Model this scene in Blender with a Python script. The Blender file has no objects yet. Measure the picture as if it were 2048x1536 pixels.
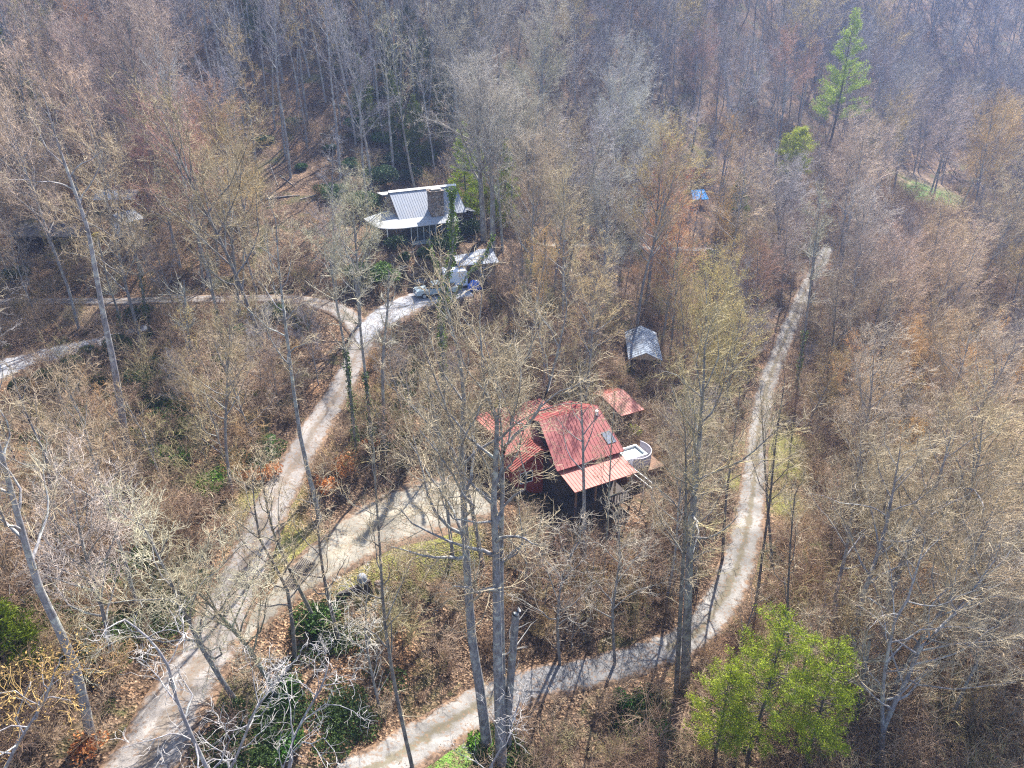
import bpy, math, random
import numpy as np
from mathutils import Vector, Matrix, noise as mnoise

# ---------------------------------------------------------------- camera, sky, sun, exposure
scene = bpy.context.scene
R = math.radians
PITCH = R(28)
CAM = Vector((0, 0, 40))
F = 1400.0                      # focal length in pixels of the 2048-wide photograph
cam_data = bpy.data.cameras.new('camera')
cam = bpy.data.objects.new('camera', cam_data)
scene.collection.objects.link(cam)
cam.location = CAM
cam.rotation_euler = (R(90) - PITCH, 0, 0)
cam_data.sensor_width = 36
cam_data.lens = F / 2048 * 36
cam_data.clip_end = 3000
scene.camera = cam

SUN_EL, SUN_AZ = R(47), R(18)   # azimuth measured from +Y (straight ahead) towards +X
world = bpy.data.worlds.new('World')
scene.world = world
world.use_nodes = True
wn = world.node_tree
sky = wn.nodes.new('ShaderNodeTexSky')
sky.sky_type = 'NISHITA'
sky.sun_disc = False
sky.sun_elevation = SUN_EL
sky.sun_rotation = SUN_AZ
bg = wn.nodes['Background']
wn.links.new(sky.outputs[0], bg.inputs[0])
bg.inputs[1].default_value = 0.10
sun_d = bpy.data.lights.new('sun', 'SUN')
sun_d.energy = 5.0
sun_d.angle = R(0.5)
sun_d.color = (1.0, 0.93, 0.84)
sun = bpy.data.objects.new('sun', sun_d)
scene.collection.objects.link(sun)
sdir = Vector((math.sin(SUN_AZ) * math.cos(SUN_EL), math.cos(SUN_AZ) * math.cos(SUN_EL), math.sin(SUN_EL)))
sun.rotation_euler = sdir.to_track_quat('Z', 'Y').to_euler()
sun.location = (60, 120, 120)
vs = scene.view_settings
vs.view_transform = 'Standard'
vs.look = 'None'
vs.exposure = 1.74
vs.gamma = 1
cy = scene.cycles
cy.use_denoising = False
cy.filter_width = 1.2
cy.max_bounces = 4
cy.diffuse_bounces = 2
cy.glossy_bounces = 2
cy.transmission_bounces = 2
cy.volume_bounces = 1
cy.use_fast_gi = False
cy.caustics_reflective = False
cy.caustics_refractive = False

rng = random.Random(11)
nrg = np.random.default_rng(5)

# ---------------------------------------------------------------- projection helpers
RIGHT = Vector((1, 0, 0)); UP = Vector((0, math.sin(PITCH), math.cos(PITCH))); FWD = Vector((0, math.cos(PITCH), -math.sin(PITCH)))
def ray(px, py):
    return (RIGHT * ((px - 1024) / F) + UP * (-(py - 768) / F) + FWD).normalized()
def on_z(px, py, z):
    d = ray(px, py); t = (z - CAM.z) / d.z
    return CAM + d * t
def on_y(px, py, y):
    d = ray(px, py); t = y / d.y
    return CAM + d * t
def proj(p):
    v = Vector(p) - CAM
    z = v.dot(FWD)
    if z < .5: return None
    return (1024 + F * v.x / z, 768 - F * v.dot(UP) / z, z)

# ---------------------------------------------------------------- terrain height field
ctrl = []
for px, py, z in [(300,1536,4.5),(1000,1536,-2.5),(1600,1536,-4),(2048,1536,-3),(0,1536,7),(0,1200,8),(450,1250,3.8),(640,1120,3.7),
                  (760,1215,2.2),(800,1050,3.0),(940,960,2.2),(1000,1390,-3),(850,1300,0),(1100,1200,-2),(1300,1310,-4),(1450,1150,-4.6),
                  (1500,950,-4.6),(1540,760,-3.5),(1590,640,-2),(1640,530,-0.5),(1000,980,1.6),(1230,1000,-1),(1300,860,-.5),(1150,880,1.6),
                  (640,850,5.2),(720,700,7.2),(840,600,8.6),(820,490,12.6),(900,470,13.2),(1000,560,9),(400,600,8.4),(0,600,8.2),(120,700,6.4),
                  (200,960,5.5),(30,900,7.5),(1280,740,.5),(1290,490,2),(1850,385,0),(1750,900,-4),(1950,1100,-3),(1950,700,-4),
                  (400,800,5.5),(230,440,14),(60,480,12),(1120,700,4.5),(1000,1130,1),(1450,560,-1)]:
    p = on_z(px, py, z); ctrl.append((p.x, p.y, z))
ctrl += [(0,-20,6),(-60,-20,12),(60,-20,2),(-30,8,7),(30,8,0),
         (-110,60,12),(-150,110,26),(-95,112,18),(-45,113,18),(-60,135,30),(-60,160,43),(-70,210,66),(-120,160,44),(-150,220,75),(-60,290,100),
         (-12,125,16),(-6,150,24),(0,185,43),(10,240,70),(40,150,9),(45,185,22),(60,230,48),(80,300,84),(-30,118,17.5),
         (110,235,10),(150,270,28),(130,330,60),(190,330,46),(180,230,6),(230,420,88),(120,430,110),(-40,430,140),(350,420,60),(330,300,25),(200,140,-2),(120,90,0),(180,40,3),
         (400,560,120),(0,560,170),(-250,300,120),(-250,100,45),(-230,560,170),(-200,-40,25),(250,-60,8)]
CP = np.array(ctrl, float)
def _tps(r2):
    return np.where(r2 > 1e-9, r2 * np.log(np.maximum(r2, 1e-9)), 0.0)
_n = len(CP)
_d2 = ((CP[:, None, :2] - CP[None, :, :2]) ** 2).sum(-1) / 1e4
_A = np.zeros((_n + 3, _n + 3)); _A[:_n, :_n] = _tps(_d2) + np.eye(_n) * .004
_A[:_n, _n] = 1; _A[:_n, _n+1:] = CP[:, :2] / 100; _A[_n, :_n] = 1; _A[_n+1:, :_n] = CP[:, :2].T / 100
_W = np.linalg.solve(_A, np.concatenate([CP[:, 2], np.zeros(3)]))
def base_h(X, Y):
    X = np.asarray(X, float); Y = np.asarray(Y, float)
    out = np.full(X.shape, _W[_n]) + _W[_n+1] * X / 100 + _W[_n+2] * Y / 100
    for i in range(_n):
        out += _W[i] * _tps(((X - CP[i, 0]) ** 2 + (Y - CP[i, 1]) ** 2) / 1e4)
    out += .45 * np.sin(X * .21 + 1.3 * np.sin(Y * .13)) * np.sin(Y * .19 + X * .05) + .18 * np.sin(X * .63 + Y * .4) * np.sin(Y * .71 - X * .2)
    return out
# table for fast look-ups
GX0, GX1, GY0, GY1, GS = -90.0, 150.0, -6.0, 215.0, .75
nx = int((GX1 - GX0) / GS) + 1; ny = int((GY1 - GY0) / GS) + 1
gx = GX0 + np.arange(nx) * GS; gy = GY0 + np.arange(ny) * GS
GXX, GYY = np.meshgrid(gx, gy)
GH = base_h(GXX, GYY)
CS = 7.5
cx_ = np.arange(-330, 481, CS); cy_ = np.arange(-96, 640, CS)
CXX, CYY = np.meshgrid(cx_, cy_)
CH = base_h(CXX, CYY)
def bil(T, x0, y0, s, x, y):
    fx = (x - x0) / s; fy = (y - y0) / s
    i = min(max(int(fx), 0), T.shape[1] - 2); j = min(max(int(fy), 0), T.shape[0] - 2)
    u = min(max(fx - i, 0), 1); v = min(max(fy - j, 0), 1)
    return T[j, i] * (1-u) * (1-v) + T[j, i+1] * u * (1-v) + T[j+1, i] * (1-u) * v + T[j+1, i+1] * u * v
def hgt(x, y):
    if GX0 <= x <= GX1 and GY0 <= y <= GY1: return float(bil(GH, GX0, GY0, GS, x, y))
    return float(bil(CH, -330, -96, CS, x, y))
def at(px, py):
    d = ray(px, py); t = 12.0
    while t < 700:
        p = CAM + d * t
        if p.z < hgt(p.x, p.y):
            a, b = t - max(.5, t * .01), t
            for _ in range(12):
                m = (a + b) / 2; q = CAM + d * m
                if q.z < hgt(q.x, q.y): b = m
                else: a = m
            q = CAM + d * b
            return Vector((q.x, q.y, hgt(q.x, q.y)))
        t += max(.5, t * .01)
    return CAM + d * 700

# ---------------------------------------------------------------- node helpers
def new_mat(name):
    m = bpy.data.materials.new(name); m.use_nodes = True
    nt = m.node_tree; b = nt.nodes['Principled BSDF']
    b.inputs['Roughness'].default_value = .85
    b.inputs['Specular IOR Level'].default_value = .25
    return m, nt, b
def N(nt, t, **kw):
    n = nt.nodes.new(t)
    for k, v in kw.items():
        if k.startswith('i_'): n.inputs[k[2:].replace('_', ' ')].default_value = v
        else: setattr(n, k, v)
    return n
def L(nt, a, b): nt.links.new(a, b)
def ramp(nt, fac, stops):
    r = N(nt, 'ShaderNodeValToRGB'); e = r.color_ramp.elements
    while len(e) > 1: e.remove(e[-1])
    e[0].position = stops[0][0]; e[0].color = (*stops[0][1], 1)
    for p, c in stops[1:]:
        x = e.new(p); x.color = (*c, 1)
    if fac is not None: L(nt, fac, r.inputs[0])
    return r
def mixc(nt, fac, a, b, mode='MIX'):
    m = N(nt, 'ShaderNodeMix', data_type='RGBA', blend_type=mode)
    for s, v in ((m.inputs[0], fac), (m.inputs[6], a), (m.inputs[7], b)):
        if hasattr(v, 'links'): L(nt, v, s)
        elif isinstance(v, (int, float)): s.default_value = v
        else: s.default_value = (*v, 1)
    return m.outputs[2]
def math_(nt, op, a, b=0.0, clamp=False):
    m = N(nt, 'ShaderNodeMath', operation=op, use_clamp=clamp)
    for s, v in ((m.inputs[0], a), (m.inputs[1], b)):
        if hasattr(v, 'links'): L(nt, v, s)
        else: s.default_value = v
    return m.outputs[0]
def noise_(nt, scale, detail=3, rough=.6, vec=None, dist=0.0):
    n = N(nt, 'ShaderNodeTexNoise'); n.inputs['Scale'].default_value = scale; n.inputs['Detail'].default_value = detail
    n.inputs['Roughness'].default_value = rough; n.inputs['Distortion'].default_value = dist
    if vec is not None: L(nt, vec, n.inputs['Vector'])
    return n
def coord(nt, kind='Object'):
    if kind == 'World':
        return N(nt, 'ShaderNodeNewGeometry').outputs['Position']
    return N(nt, 'ShaderNodeTexCoord').outputs[kind]
def bump(nt, b, h, strength=.5, dist=.05):
    m = N(nt, 'ShaderNodeBump'); m.inputs['Strength'].default_value = strength; m.inputs['Distance'].default_value = dist
    L(nt, h, m.inputs['Height']); L(nt, m.outputs[0], b.inputs['Normal'])

def mat_simple(name, col, rough=.8, var=.25, scale=3.0, metal=0.0, bmp=0.0, spec=.25, dirt=None, dirt_amt=.4):
    m, nt, b = new_mat(name)
    c = coord(nt, 'Object')
    n = noise_(nt, scale, 5, .65, c)
    lo = tuple(x * (1 - var) for x in col); hi = tuple(min(1, x * (1 + var)) for x in col)
    r = ramp(nt, n.outputs[0], [(.3, lo), (.7, hi)])
    out = r.outputs[0]
    if dirt:
        n2 = noise_(nt, scale * .37, 6, .7, c, .6)
        f = ramp(nt, n2.outputs[0], [(.48, (0, 0, 0)), (.68, (dirt_amt,) * 3)])
        out = mixc(nt, f.outputs[0], out, dirt)
    L(nt, out, b.inputs['Base Color'])
    b.inputs['Roughness'].default_value = rough; b.inputs['Metallic'].default_value = metal
    b.inputs['Specular IOR Level'].default_value = spec
    if bmp: bump(nt, b, noise_(nt, scale * 4, 4, .6, c).outputs[0], bmp, .03)
    return m

M = {}
# ground: leaf litter, soil, moss and grass
def mat_ground():
    m, nt, b = new_mat('leaf_litter')
    p = coord(nt, 'World')
    v = N(nt, 'ShaderNodeTexVoronoi', feature='F1'); v.inputs['Scale'].default_value = 8.0; L(nt, p, v.inputs['Vector'])
    sep = N(nt, 'ShaderNodeSeparateColor'); L(nt, v.outputs['Color'], sep.inputs[0])
    leaf = ramp(nt, sep.outputs[0], [(0, (.034, .022, .015)), (.3, (.078, .050, .032)), (.55, (.145, .093, .058)), (.8, (.235, .155, .098)), (1, (.38, .27, .175))])
    n1 = noise_(nt, .09, 5, .6, p, .8)
    soil = ramp(nt, n1.outputs[0], [(.3, (.62, .58, .60)), (.5, (1, 1, 1)), (.68, (1.35, 1.15, .95))])
    c = mixc(nt, 1.0, leaf.outputs[0], soil.outputs[0], 'MULTIPLY')
    n2 = noise_(nt, .55, 5, .65, p, .5)
    dk = ramp(nt, n2.outputs[0], [(.35, (.35, .32, .30)), (.58, (1, 1, 1))])
    c = mixc(nt, .8, c, dk.outputs[0], 'MULTIPLY')
    n3 = noise_(nt, .16, 4, .6, p, 1.0)
    moss = ramp(nt, n3.outputs[0], [(.56, (0, 0, 0)), (.66, (.55, .55, .55))])
    gn = noise_(nt, 9, 3, .7, p)
    gcol = ramp(nt, gn.outputs[0], [(.3, (.035, .05, .014)), (.7, (.10, .13, .035))])
    c = mixc(nt, moss.outputs[0], c, gcol.outputs[0])
    a = N(nt, 'ShaderNodeAttribute', attribute_name='grass')
    gn2 = noise_(nt, 2.2, 5, .7, p)
    gf = math_(nt, 'MULTIPLY', a.outputs['Fac'], ramp(nt, gn2.outputs[0], [(.3, (.25,) * 3), (.55, (1,) * 3)]).outputs[0], True)
    gcol2 = ramp(nt, gn.outputs[0], [(.3, (.085, .09, .025)), (.55, (.19, .185, .05)), (.75, (.31, .27, .10))])
    c = mixc(nt, gf, c, gcol2.outputs[0])
    a2 = N(nt, 'ShaderNodeAttribute', attribute_name='lush')
    gcol3 = ramp(nt, gn.outputs[0], [(.3, (.06, .12, .02)), (.7, (.16, .32, .05))])
    lf_ = math_(nt, 'MULTIPLY', a2.outputs['Fac'], ramp(nt, noise_(nt, 1.3, 5, .75, p).outputs[0], [(.36, (.1,) * 3), (.56, (1,) * 3)]).outputs[0], True)
    c = mixc(nt, lf_, c, gcol3.outputs[0])
    a3 = N(nt, 'ShaderNodeAttribute', attribute_name='dirt')
    gcol4 = ramp(nt, gn2.outputs[0], [(.3, (.26, .18, .11)), (.7, (.42, .31, .20))])
    c = mixc(nt, math_(nt, 'MULTIPLY', a3.outputs['Fac'], .85), c, gcol4.outputs[0])
    L(nt, c, b.inputs['Base Color']); b.inputs['Roughness'].default_value = .95
    h = math_(nt, 'ADD', v.outputs['Distance'], noise_(nt, 2.5, 5, .7, p).outputs[0])
    bump(nt, b, h, .9, .12)
    return m
M['ground'] = mat_ground()

def mat_road(name, lo, hi, centre, edge=(.125, .08, .05), crack=False, track=.5, spot=(.16, .10, .06)):
    m, nt, b = new_mat(name)
    p = coord(nt, 'World')
    uv = N(nt, 'ShaderNodeTexCoord').outputs['UV']
    sx = N(nt, 'ShaderNodeSeparateXYZ'); L(nt, uv, sx.inputs[0])
    n1 = noise_(nt, .45, 6, .65, p, .3)
    col = ramp(nt, n1.outputs[0], [(.3, lo), (.7, hi)]).outputs[0]
    fine = noise_(nt, 14, 4, .75, p)
    col = mixc(nt, .75, col, ramp(nt, fine.outputs[0], [(.3, (.55,) * 3), (.7, (1.3,) * 3)]).outputs[0], 'MULTIPLY')
    # middle strip between the wheel tracks
    d = math_(nt, 'ABSOLUTE', math_(nt, 'SUBTRACT', sx.outputs[0], .5))
    nn = noise_(nt, 1.1, 5, .7, p)
    dd = math_(nt, 'ADD', d, math_(nt, 'MULTIPLY', math_(nt, 'SUBTRACT', nn.outputs[0], .5), .55))
    mid = ramp(nt, dd, [(.05, (1, 1, 1)), (.13, (0, 0, 0))])
    col = mixc(nt, math_(nt, 'MULTIPLY', mid.outputs[0], track), col, centre)
    # leaves drifted in from both edges
    ed = ramp(nt, dd, [(.33, (0, 0, 0)), (.42, (1, 1, 1))])
    v = N(nt, 'ShaderNodeTexVoronoi'); v.inputs['Scale'].default_value = 6; L(nt, p, v.inputs['Vector'])
    s2 = N(nt, 'ShaderNodeSeparateColor'); L(nt, v.outputs['Color'], s2.inputs[0])
    ec = ramp(nt, s2.outputs[0], [(0, tuple(x * .45 for x in edge)), (1, tuple(x * 1.9 for x in edge))]).outputs[0]
    col = mixc(nt, math_(nt, 'MULTIPLY', ed.outputs[0], .95), col, ec)
    # single leaves and darker damp stains
    sp = ramp(nt, s2.outputs[1], [(.84, (0, 0, 0)), (.88, (1, 1, 1))])
    big = noise_(nt, .22, 5, .7, p, 1.2)
    col = mixc(nt, .7, col, ramp(nt, big.outputs[0], [(.38, (.55, .54, .54)), (.6, (1.12,) * 3)]).outputs[0], 'MULTIPLY')
    col = mixc(nt, math_(nt, 'MULTIPLY', sp.outputs[0], .55), col, spot)
    if crack:
        vc = N(nt, 'ShaderNodeTexVoronoi', feature='DISTANCE_TO_EDGE'); vc.inputs['Scale'].default_value = .55
        ad = N(nt, 'ShaderNodeVectorMath', operation='ADD'); L(nt, p, ad.inputs[0]); L(nt, noise_(nt, 1.3, 4, .7, p).outputs['Color'], ad.inputs[1])
        L(nt, ad.outputs[0], vc.inputs['Vector'])
        cr = ramp(nt, vc.outputs['Distance'], [(.008, (.75,) * 3), (.022, (0, 0, 0))])
        col = mixc(nt, cr.outputs[0], col, (.07, .065, .06))
    L(nt, col, b.inputs['Base Color']); b.inputs['Roughness'].default_value = .9
    bump(nt, b, math_(nt, 'ADD', fine.outputs[0], nn.outputs[0]), .5, .03)
    return m
M['gravel'] = mat_road('gravel_road', (.165, .15, .14), (.29, .27, .25), (.145, .115, .085), track=.7)
M['drive'] = mat_road('pale_gravel_drive', (.19, .175, .145), (.30, .28, .23), (.21, .18, .11), track=.3)
M['track'] = mat_road('two_track_gravel', (.145, .14, .13), (.285, .275, .26), (.12, .105, .07), track=.9)
M['asphalt'] = mat_road('cracked_asphalt', (.13, .13, .135), (.19, .19, .19), (.15, .145, .14), crack=True, track=.2)
M['pave'] = mat_road('pale_asphalt', (.30, .31, .33), (.42, .43, .45), (.3, .3, .3), crack=True, track=.2)

def mat_bark(name, lo, hi, lichen=(.42, .43, .36), tinted=True):
    m, nt, b = new_mat(name)
    g = coord(nt, 'Object')
    mp = N(nt, 'ShaderNodeMapping'); mp.inputs['Scale'].default_value = (7, 7, 1.6); L(nt, g, mp.inputs[0])
    n = noise_(nt, 1.0, 5, .7, mp.outputs[0])
    col = ramp(nt, n.outputs[0], [(.32, lo), (.62, hi)]).outputs[0]
    n2 = noise_(nt, 1.4, 4, .7, g, .8)
    f = ramp(nt, n2.outputs[0], [(.5, (0, 0, 0)), (.64, (.75,) * 3)])
    col = mixc(nt, f.outputs[0], col, lichen)
    if tinted:
        oi = N(nt, 'ShaderNodeObjectInfo')
        col = mixc(nt, 1.0, col, oi.outputs['Color'], 'MULTIPLY')
    L(nt, col, b.inputs['Base Color']); b.inputs['Roughness'].default_value = .9
    bump(nt, b, n.outputs[0], .8, .04)
    return m
M['bark'] = mat_bark('grey_bark', (.085, .08, .08), (.25, .24, .235))
M['bark_dark'] = mat_bark('dark_bark', (.04, .033, .03), (.12, .10, .09), (.16, .16, .13))
def mat_twig(name, mode):
    m, nt, b = new_mat(name)
    oi = N(nt, 'ShaderNodeObjectInfo')
    n = noise_(nt, .8, 3, .6, coord(nt, 'Object'))
    v = ramp(nt, n.outputs[0], [(.3, (.5,) * 3), (.7, (1.3,) * 3)]).outputs[0]
    if mode == 'color': base = oi.outputs['Color']
    else:
        base = ramp(nt, oi.outputs['Random'], mode).outputs[0]
    L(nt, mixc(nt, 1.0, base, v, 'MULTIPLY'), b.inputs['Base Color'])
    b.inputs['Roughness'].default_value = .8
    return m
M['twig'] = mat_twig('twigs', 'color')
M['twig_far'] = mat_twig('twigs_far', [(0, (.20, .185, .205)), (.15, (.38, .35, .34)), (.3, (.14, .13, .155)), (.45, (.30, .28, .26)), (.6, (.43, .40, .385)), (.75, (.17, .155, .175)), (.88, (.34, .24, .19)), (1, (.27, .27, .24))])  # darker, bluish ramp: shade of the far slope painted into the twigs
M['bark_far'] = mat_bark('far_bark', (.10, .09, .09), (.30, .28, .27), tinted=False)
M['twig_shrub'] = mat_twig('brush', [(0, (.25, .16, .105)), (.25, (.44, .32, .21)), (.5, (.31, .20, .14)), (.75, (.54, .42, .29)), (.9, (.37, .33, .16)), (1, (.50, .30, .15))])
def mat_leaf(name, lo, mid, hi, trans=.25, tint=False, rough=.6):
    m, nt, b = new_mat(name)
    g = N(nt, 'ShaderNodeNewGeometry')
    r = ramp(nt, g.outputs['Random Per Island'], [(0, lo), (.5, mid), (1, hi)]).outputs[0]
    oi = N(nt, 'ShaderNodeObjectInfo')
    if tint: r = mixc(nt, 1.0, r, oi.outputs['Color'], 'MULTIPLY')
    else: r = mixc(nt, .8, r, ramp(nt, oi.outputs['Random'], [(0, (.75, .8, .8)), (1, (1.25, 1.15, 1.0))]).outputs[0], 'MULTIPLY')
    L(nt, r, b.inputs['Base Color']); b.inputs['Roughness'].default_value = rough
    tr = N(nt, 'ShaderNodeBsdfTranslucent'); L(nt, r, tr.inputs[0])
    ms = N(nt, 'ShaderNodeMixShader'); ms.inputs[0].default_value = trans
    L(nt, b.outputs[0], ms.inputs[1]); L(nt, tr.outputs[0], ms.inputs[2])
    L(nt, ms.outputs[0], nt.nodes['Material Output'].inputs[0])
    return m
M['dry_leaf'] = mat_leaf('dry_leaf', (.12, .075, .045), (.22, .145, .09), (.38, .265, .17), .2)
M['bud'] = mat_leaf('dry_crown_leaf', (.55, .5, .5), (.9, .85, .8), (1.25, 1.2, 1.1), .35, tint=True)
M['ivy'] = mat_leaf('ivy_leaf', (.02, .045, .012), (.045, .085, .02), (.10, .15, .035), .25)
M['needle'] = mat_leaf('pine_needles', (.07, .10, .01), (.17, .21, .018), (.33, .36, .035), .3, tint=True)
M['evergreen'] = mat_leaf('evergreen_leaf', (.018, .038, .016), (.035, .065, .025), (.07, .11, .04), .2, tint=True)

# ---------------------------------------------------------------- object helpers
def link(o):
    scene.collection.objects.link(o); return o
def mesh_obj(name, verts, faces, mats, parent=None, mi=None, smooth=False, loc=None):
    me = bpy.data.meshes.new(name)
    me.from_pydata([tuple(v) for v in verts], [], faces)
    for m in (mats if isinstance(mats, (list, tuple)) else [mats]): me.materials.append(m)
    if mi is not None: me.polygons.foreach_set('material_index', mi)
    if smooth: me.polygons.foreach_set('use_smooth', [True] * len(me.polygons))
    me.update()
    o = link(bpy.data.objects.new(name, me))
    if parent: o.parent = parent
    if loc: o.location = loc
    return o
def np_mesh(name, V, Fq, mats, mi=None, smooth=False):
    """V (n,3), Fq (m,k) arrays -> mesh data"""
    me = bpy.data.meshes.new(name)
    V = np.ascontiguousarray(V, np.float32); Fq = np.ascontiguousarray(Fq, np.int32)
    k = Fq.shape[1]
    me.vertices.add(len(V)); me.vertices.foreach_set('co', V.ravel())
    me.loops.add(Fq.size); me.loops.foreach_set('vertex_index', Fq.ravel())
    me.polygons.add(len(Fq)); me.polygons.foreach_set('loop_start', np.arange(len(Fq), dtype=np.int32) * k)
    for m in (mats if isinstance(mats, (list, tuple)) else [mats]): me.materials.append(m)
    if mi is not None: me.polygons.foreach_set('material_index', np.asarray(mi, np.int32))
    if smooth: me.polygons.foreach_set('use_smooth', np.ones(len(Fq), bool))
    me.update(calc_edges=True); me.validate()
    return me
def thing(name, label, cat, loc=(0, 0, 0), rz=0, group=None):
    o = link(bpy.data.objects.new(name, None)); o.location = loc; o.rotation_euler = (0, 0, rz)
    o['label'] = label; o['category'] = cat
    if group: o['group'] = group
    return o
def tag(o, label, cat, group=None, kind=None):
    o['label'] = label; o['category'] = cat
    if group: o['group'] = group
    if kind: o['kind'] = kind
    return o
class MB:
    """collects boxes, prisms, tubes into one mesh"""
    def __init__(s): s.v = []; s.f = []; s.m = []
    def add(s, v, f, mi=0):
        o = len(s.v); s.v += [tuple(x) for x in v]; s.f += [tuple(i + o for i in q) for q in f]; s.m += [mi] * len(f)
    def box(s, x0, y0, z0, x1, y1, z1, mi=0):
        v = [(x0,y0,z0),(x1,y0,z0),(x1,y1,z0),(x0,y1,z0),(x0,y0,z1),(x1,y0,z1),(x1,y1,z1),(x0,y1,z1)]
        s.add(v, [(0,3,2,1),(4,5,6,7),(0,1,5,4),(1,2,6,5),(2,3,7,6),(3,0,4,7)], mi)
    def slab(s, pts, th, mi=0):
        """polygon pts (3D, counter-clockwise from above) thickened downwards"""
        n = len(pts); v = [tuple(p) for p in pts] + [(p[0], p[1], p[2] - th) for p in pts]
        f = [tuple(range(n)), tuple(range(2*n-1, n-1, -1))] + [(i, i+n, (i+1)%n+n, (i+1)%n) for i in range(n)]
        s.add(v, f, mi)
    def prism(s, pts, a, b, axis='y', mi=0):
        n = len(pts)
        if axis == 'y': v = [(p[0], a, p[1]) for p in pts] + [(p[0], b, p[1]) for p in pts]
        elif axis == 'x': v = [(a, p[0], p[1]) for p in pts] + [(b, p[0], p[1]) for p in pts]
        else: v = [(p[0], p[1], a) for p in pts] + [(p[0], p[1], b) for p in pts]
        s.add(v, [tuple(range(n)), tuple(range(2*n-1, n-1, -1))] + [(i, i+n, (i+1)%n+n, (i+1)%n) for i in range(n)], mi)
    def tube(s, pts, rad, k=8, mi=0, cap=True):
        pts = [Vector(p) for p in pts]
        if not hasattr(rad, '__len__'): rad = [rad] * len(pts)
        o = len(s.v); ref = None
        for i, p in enumerate(pts):
            d = (pts[min(i+1, len(pts)-1)] - pts[max(i-1, 0)]).normalized()
            a = d.cross(Vector((0, 0, 1))) if abs(d.z) < .95 else d.cross(Vector((1, 0, 0)))
            a.normalize(); b = d.cross(a)
            for j in range(k):
                t = 2 * math.pi * j / k
                s.v.append(tuple(p + (a * math.cos(t) + b * math.sin(t)) * rad[i]))
        for i in range(len(pts) - 1):
            for j in range(k):
                s.f.append((o+i*k+j, o+i*k+(j+1)%k, o+(i+1)*k+(j+1)%k, o+(i+1)*k+j)); s.m.append(mi)
        if cap:
            s.f.append(tuple(o + j for j in range(k-1, -1, -1))); s.m.append(mi)
            s.f.append(tuple(o + (len(pts)-1)*k + j for j in range(k))); s.m.append(mi)
    def build(s, name, mats, parent=None, smooth=False, loc=None):
        o = mesh_obj(name, s.v, s.f, mats, parent, s.m, smooth, loc)
        return o

# ---------------------------------------------------------------- roads: centre lines on the terrain
def catmull(P, step=.6):
    out = []
    for i in range(len(P) - 1):
        p0 = P[max(i-1, 0)]; p1 = P[i]; p2 = P[i+1]; p3 = P[min(i+2, len(P)-1)]
        n = max(2, int((Vector(p2[:2]) - Vector(p1[:2])).length / step))
        for k in range(n):
            t = k / n
            out.append([.5 * ((2*p1[j]) + (-p0[j]+p2[j])*t + (2*p0[j]-5*p1[j]+4*p2[j]-p3[j])*t*t + (-p0[j]+3*p1[j]-3*p2[j]+p3[j])*t**3) for j in range(len(p1))])
    out.append(list(P[-1])); return out
def lane(pix):
    """pix: (px, py, width in metres) -> [(x, y, z, w)]"""
    P = []
    for px, py, w in pix:
        q = at(px, py); P.append([q.x, q.y, w])
    S = catmull(P)
    z = np.array([hgt(s[0], s[1]) for s in S])
    k = 9
    zp = np.pad(z, k, mode='edge'); ker = np.hanning(2*k+1); ker /= ker.sum()
    z = np.convolve(zp, ker, mode='valid')
    return [(s[0], s[1], float(zz), s[2]) for s, zz in zip(S, z)]
roads = {
 'main_road': (lane([(150,1750,4.9),(240,1600,4.8),(318,1480,4.6),(385,1350,4.4),(440,1245,4.1),(500,1110,3.5),(560,980,3.3),(625,865,3.3),(680,780,3.0),(712,715,3.0),(735,665,3.8),(775,628,5.0),(830,602,5.6),(890,590,5.2),(940,583,3.6)]), 'gravel', 0.0),
 'upper_road': (lane([(-160,606,2.5),(0,606,2.5),(150,602,2.5),(300,599,2.5),(450,598,2.8),(560,597,3.0),(640,606,3.2),(700,632,3.2),(725,668,2.6)]), 'gravel', .012),
 'driveway': (lane([(408,1330,3.2),(470,1268,3.4),(540,1200,3.6),(620,1140,4.2),(690,1092,5.4),(750,1055,6.8),(815,1028,8.2),(880,1005,8.6),(935,995,7.0),(965,985,5.0)]), 'drive', .02),
 'side_driveway': (lane([(-120,790,5.6),(0,742,5.8),(70,718,5.4),(140,700,4.8),(210,682,3.4),(260,664,2.6),(300,650,2.0)]), 'pave', 0.0),
 'lower_lane': (lane([(560,1640,3.4),(700,1565,3.4),(830,1487,3.4),(950,1415,3.4),(1060,1372,3.3),(1180,1345,3.0),(1290,1312,3.0),(1390,1268,3.1),(1442,1202,3.4),(1476,1125,3.4),(1499,1030,3.1),(1510,940,2.8),(1518,860,2.7),(1535,770,2.7),(1572,670,2.7),(1612,580,2.7),(1640,530,2.7),(1655,495,2.6)]), 'track', 0.0),
 'forest_path': (lane([(1080,488,2.6),(1180,490,2.8),(1290,494,3.0),(1400,500,2.8),(1480,512,2.4)]), 'track', 0.0),
}
# house pads: (centre x, y, radius, z) flattened
pads = []
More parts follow.
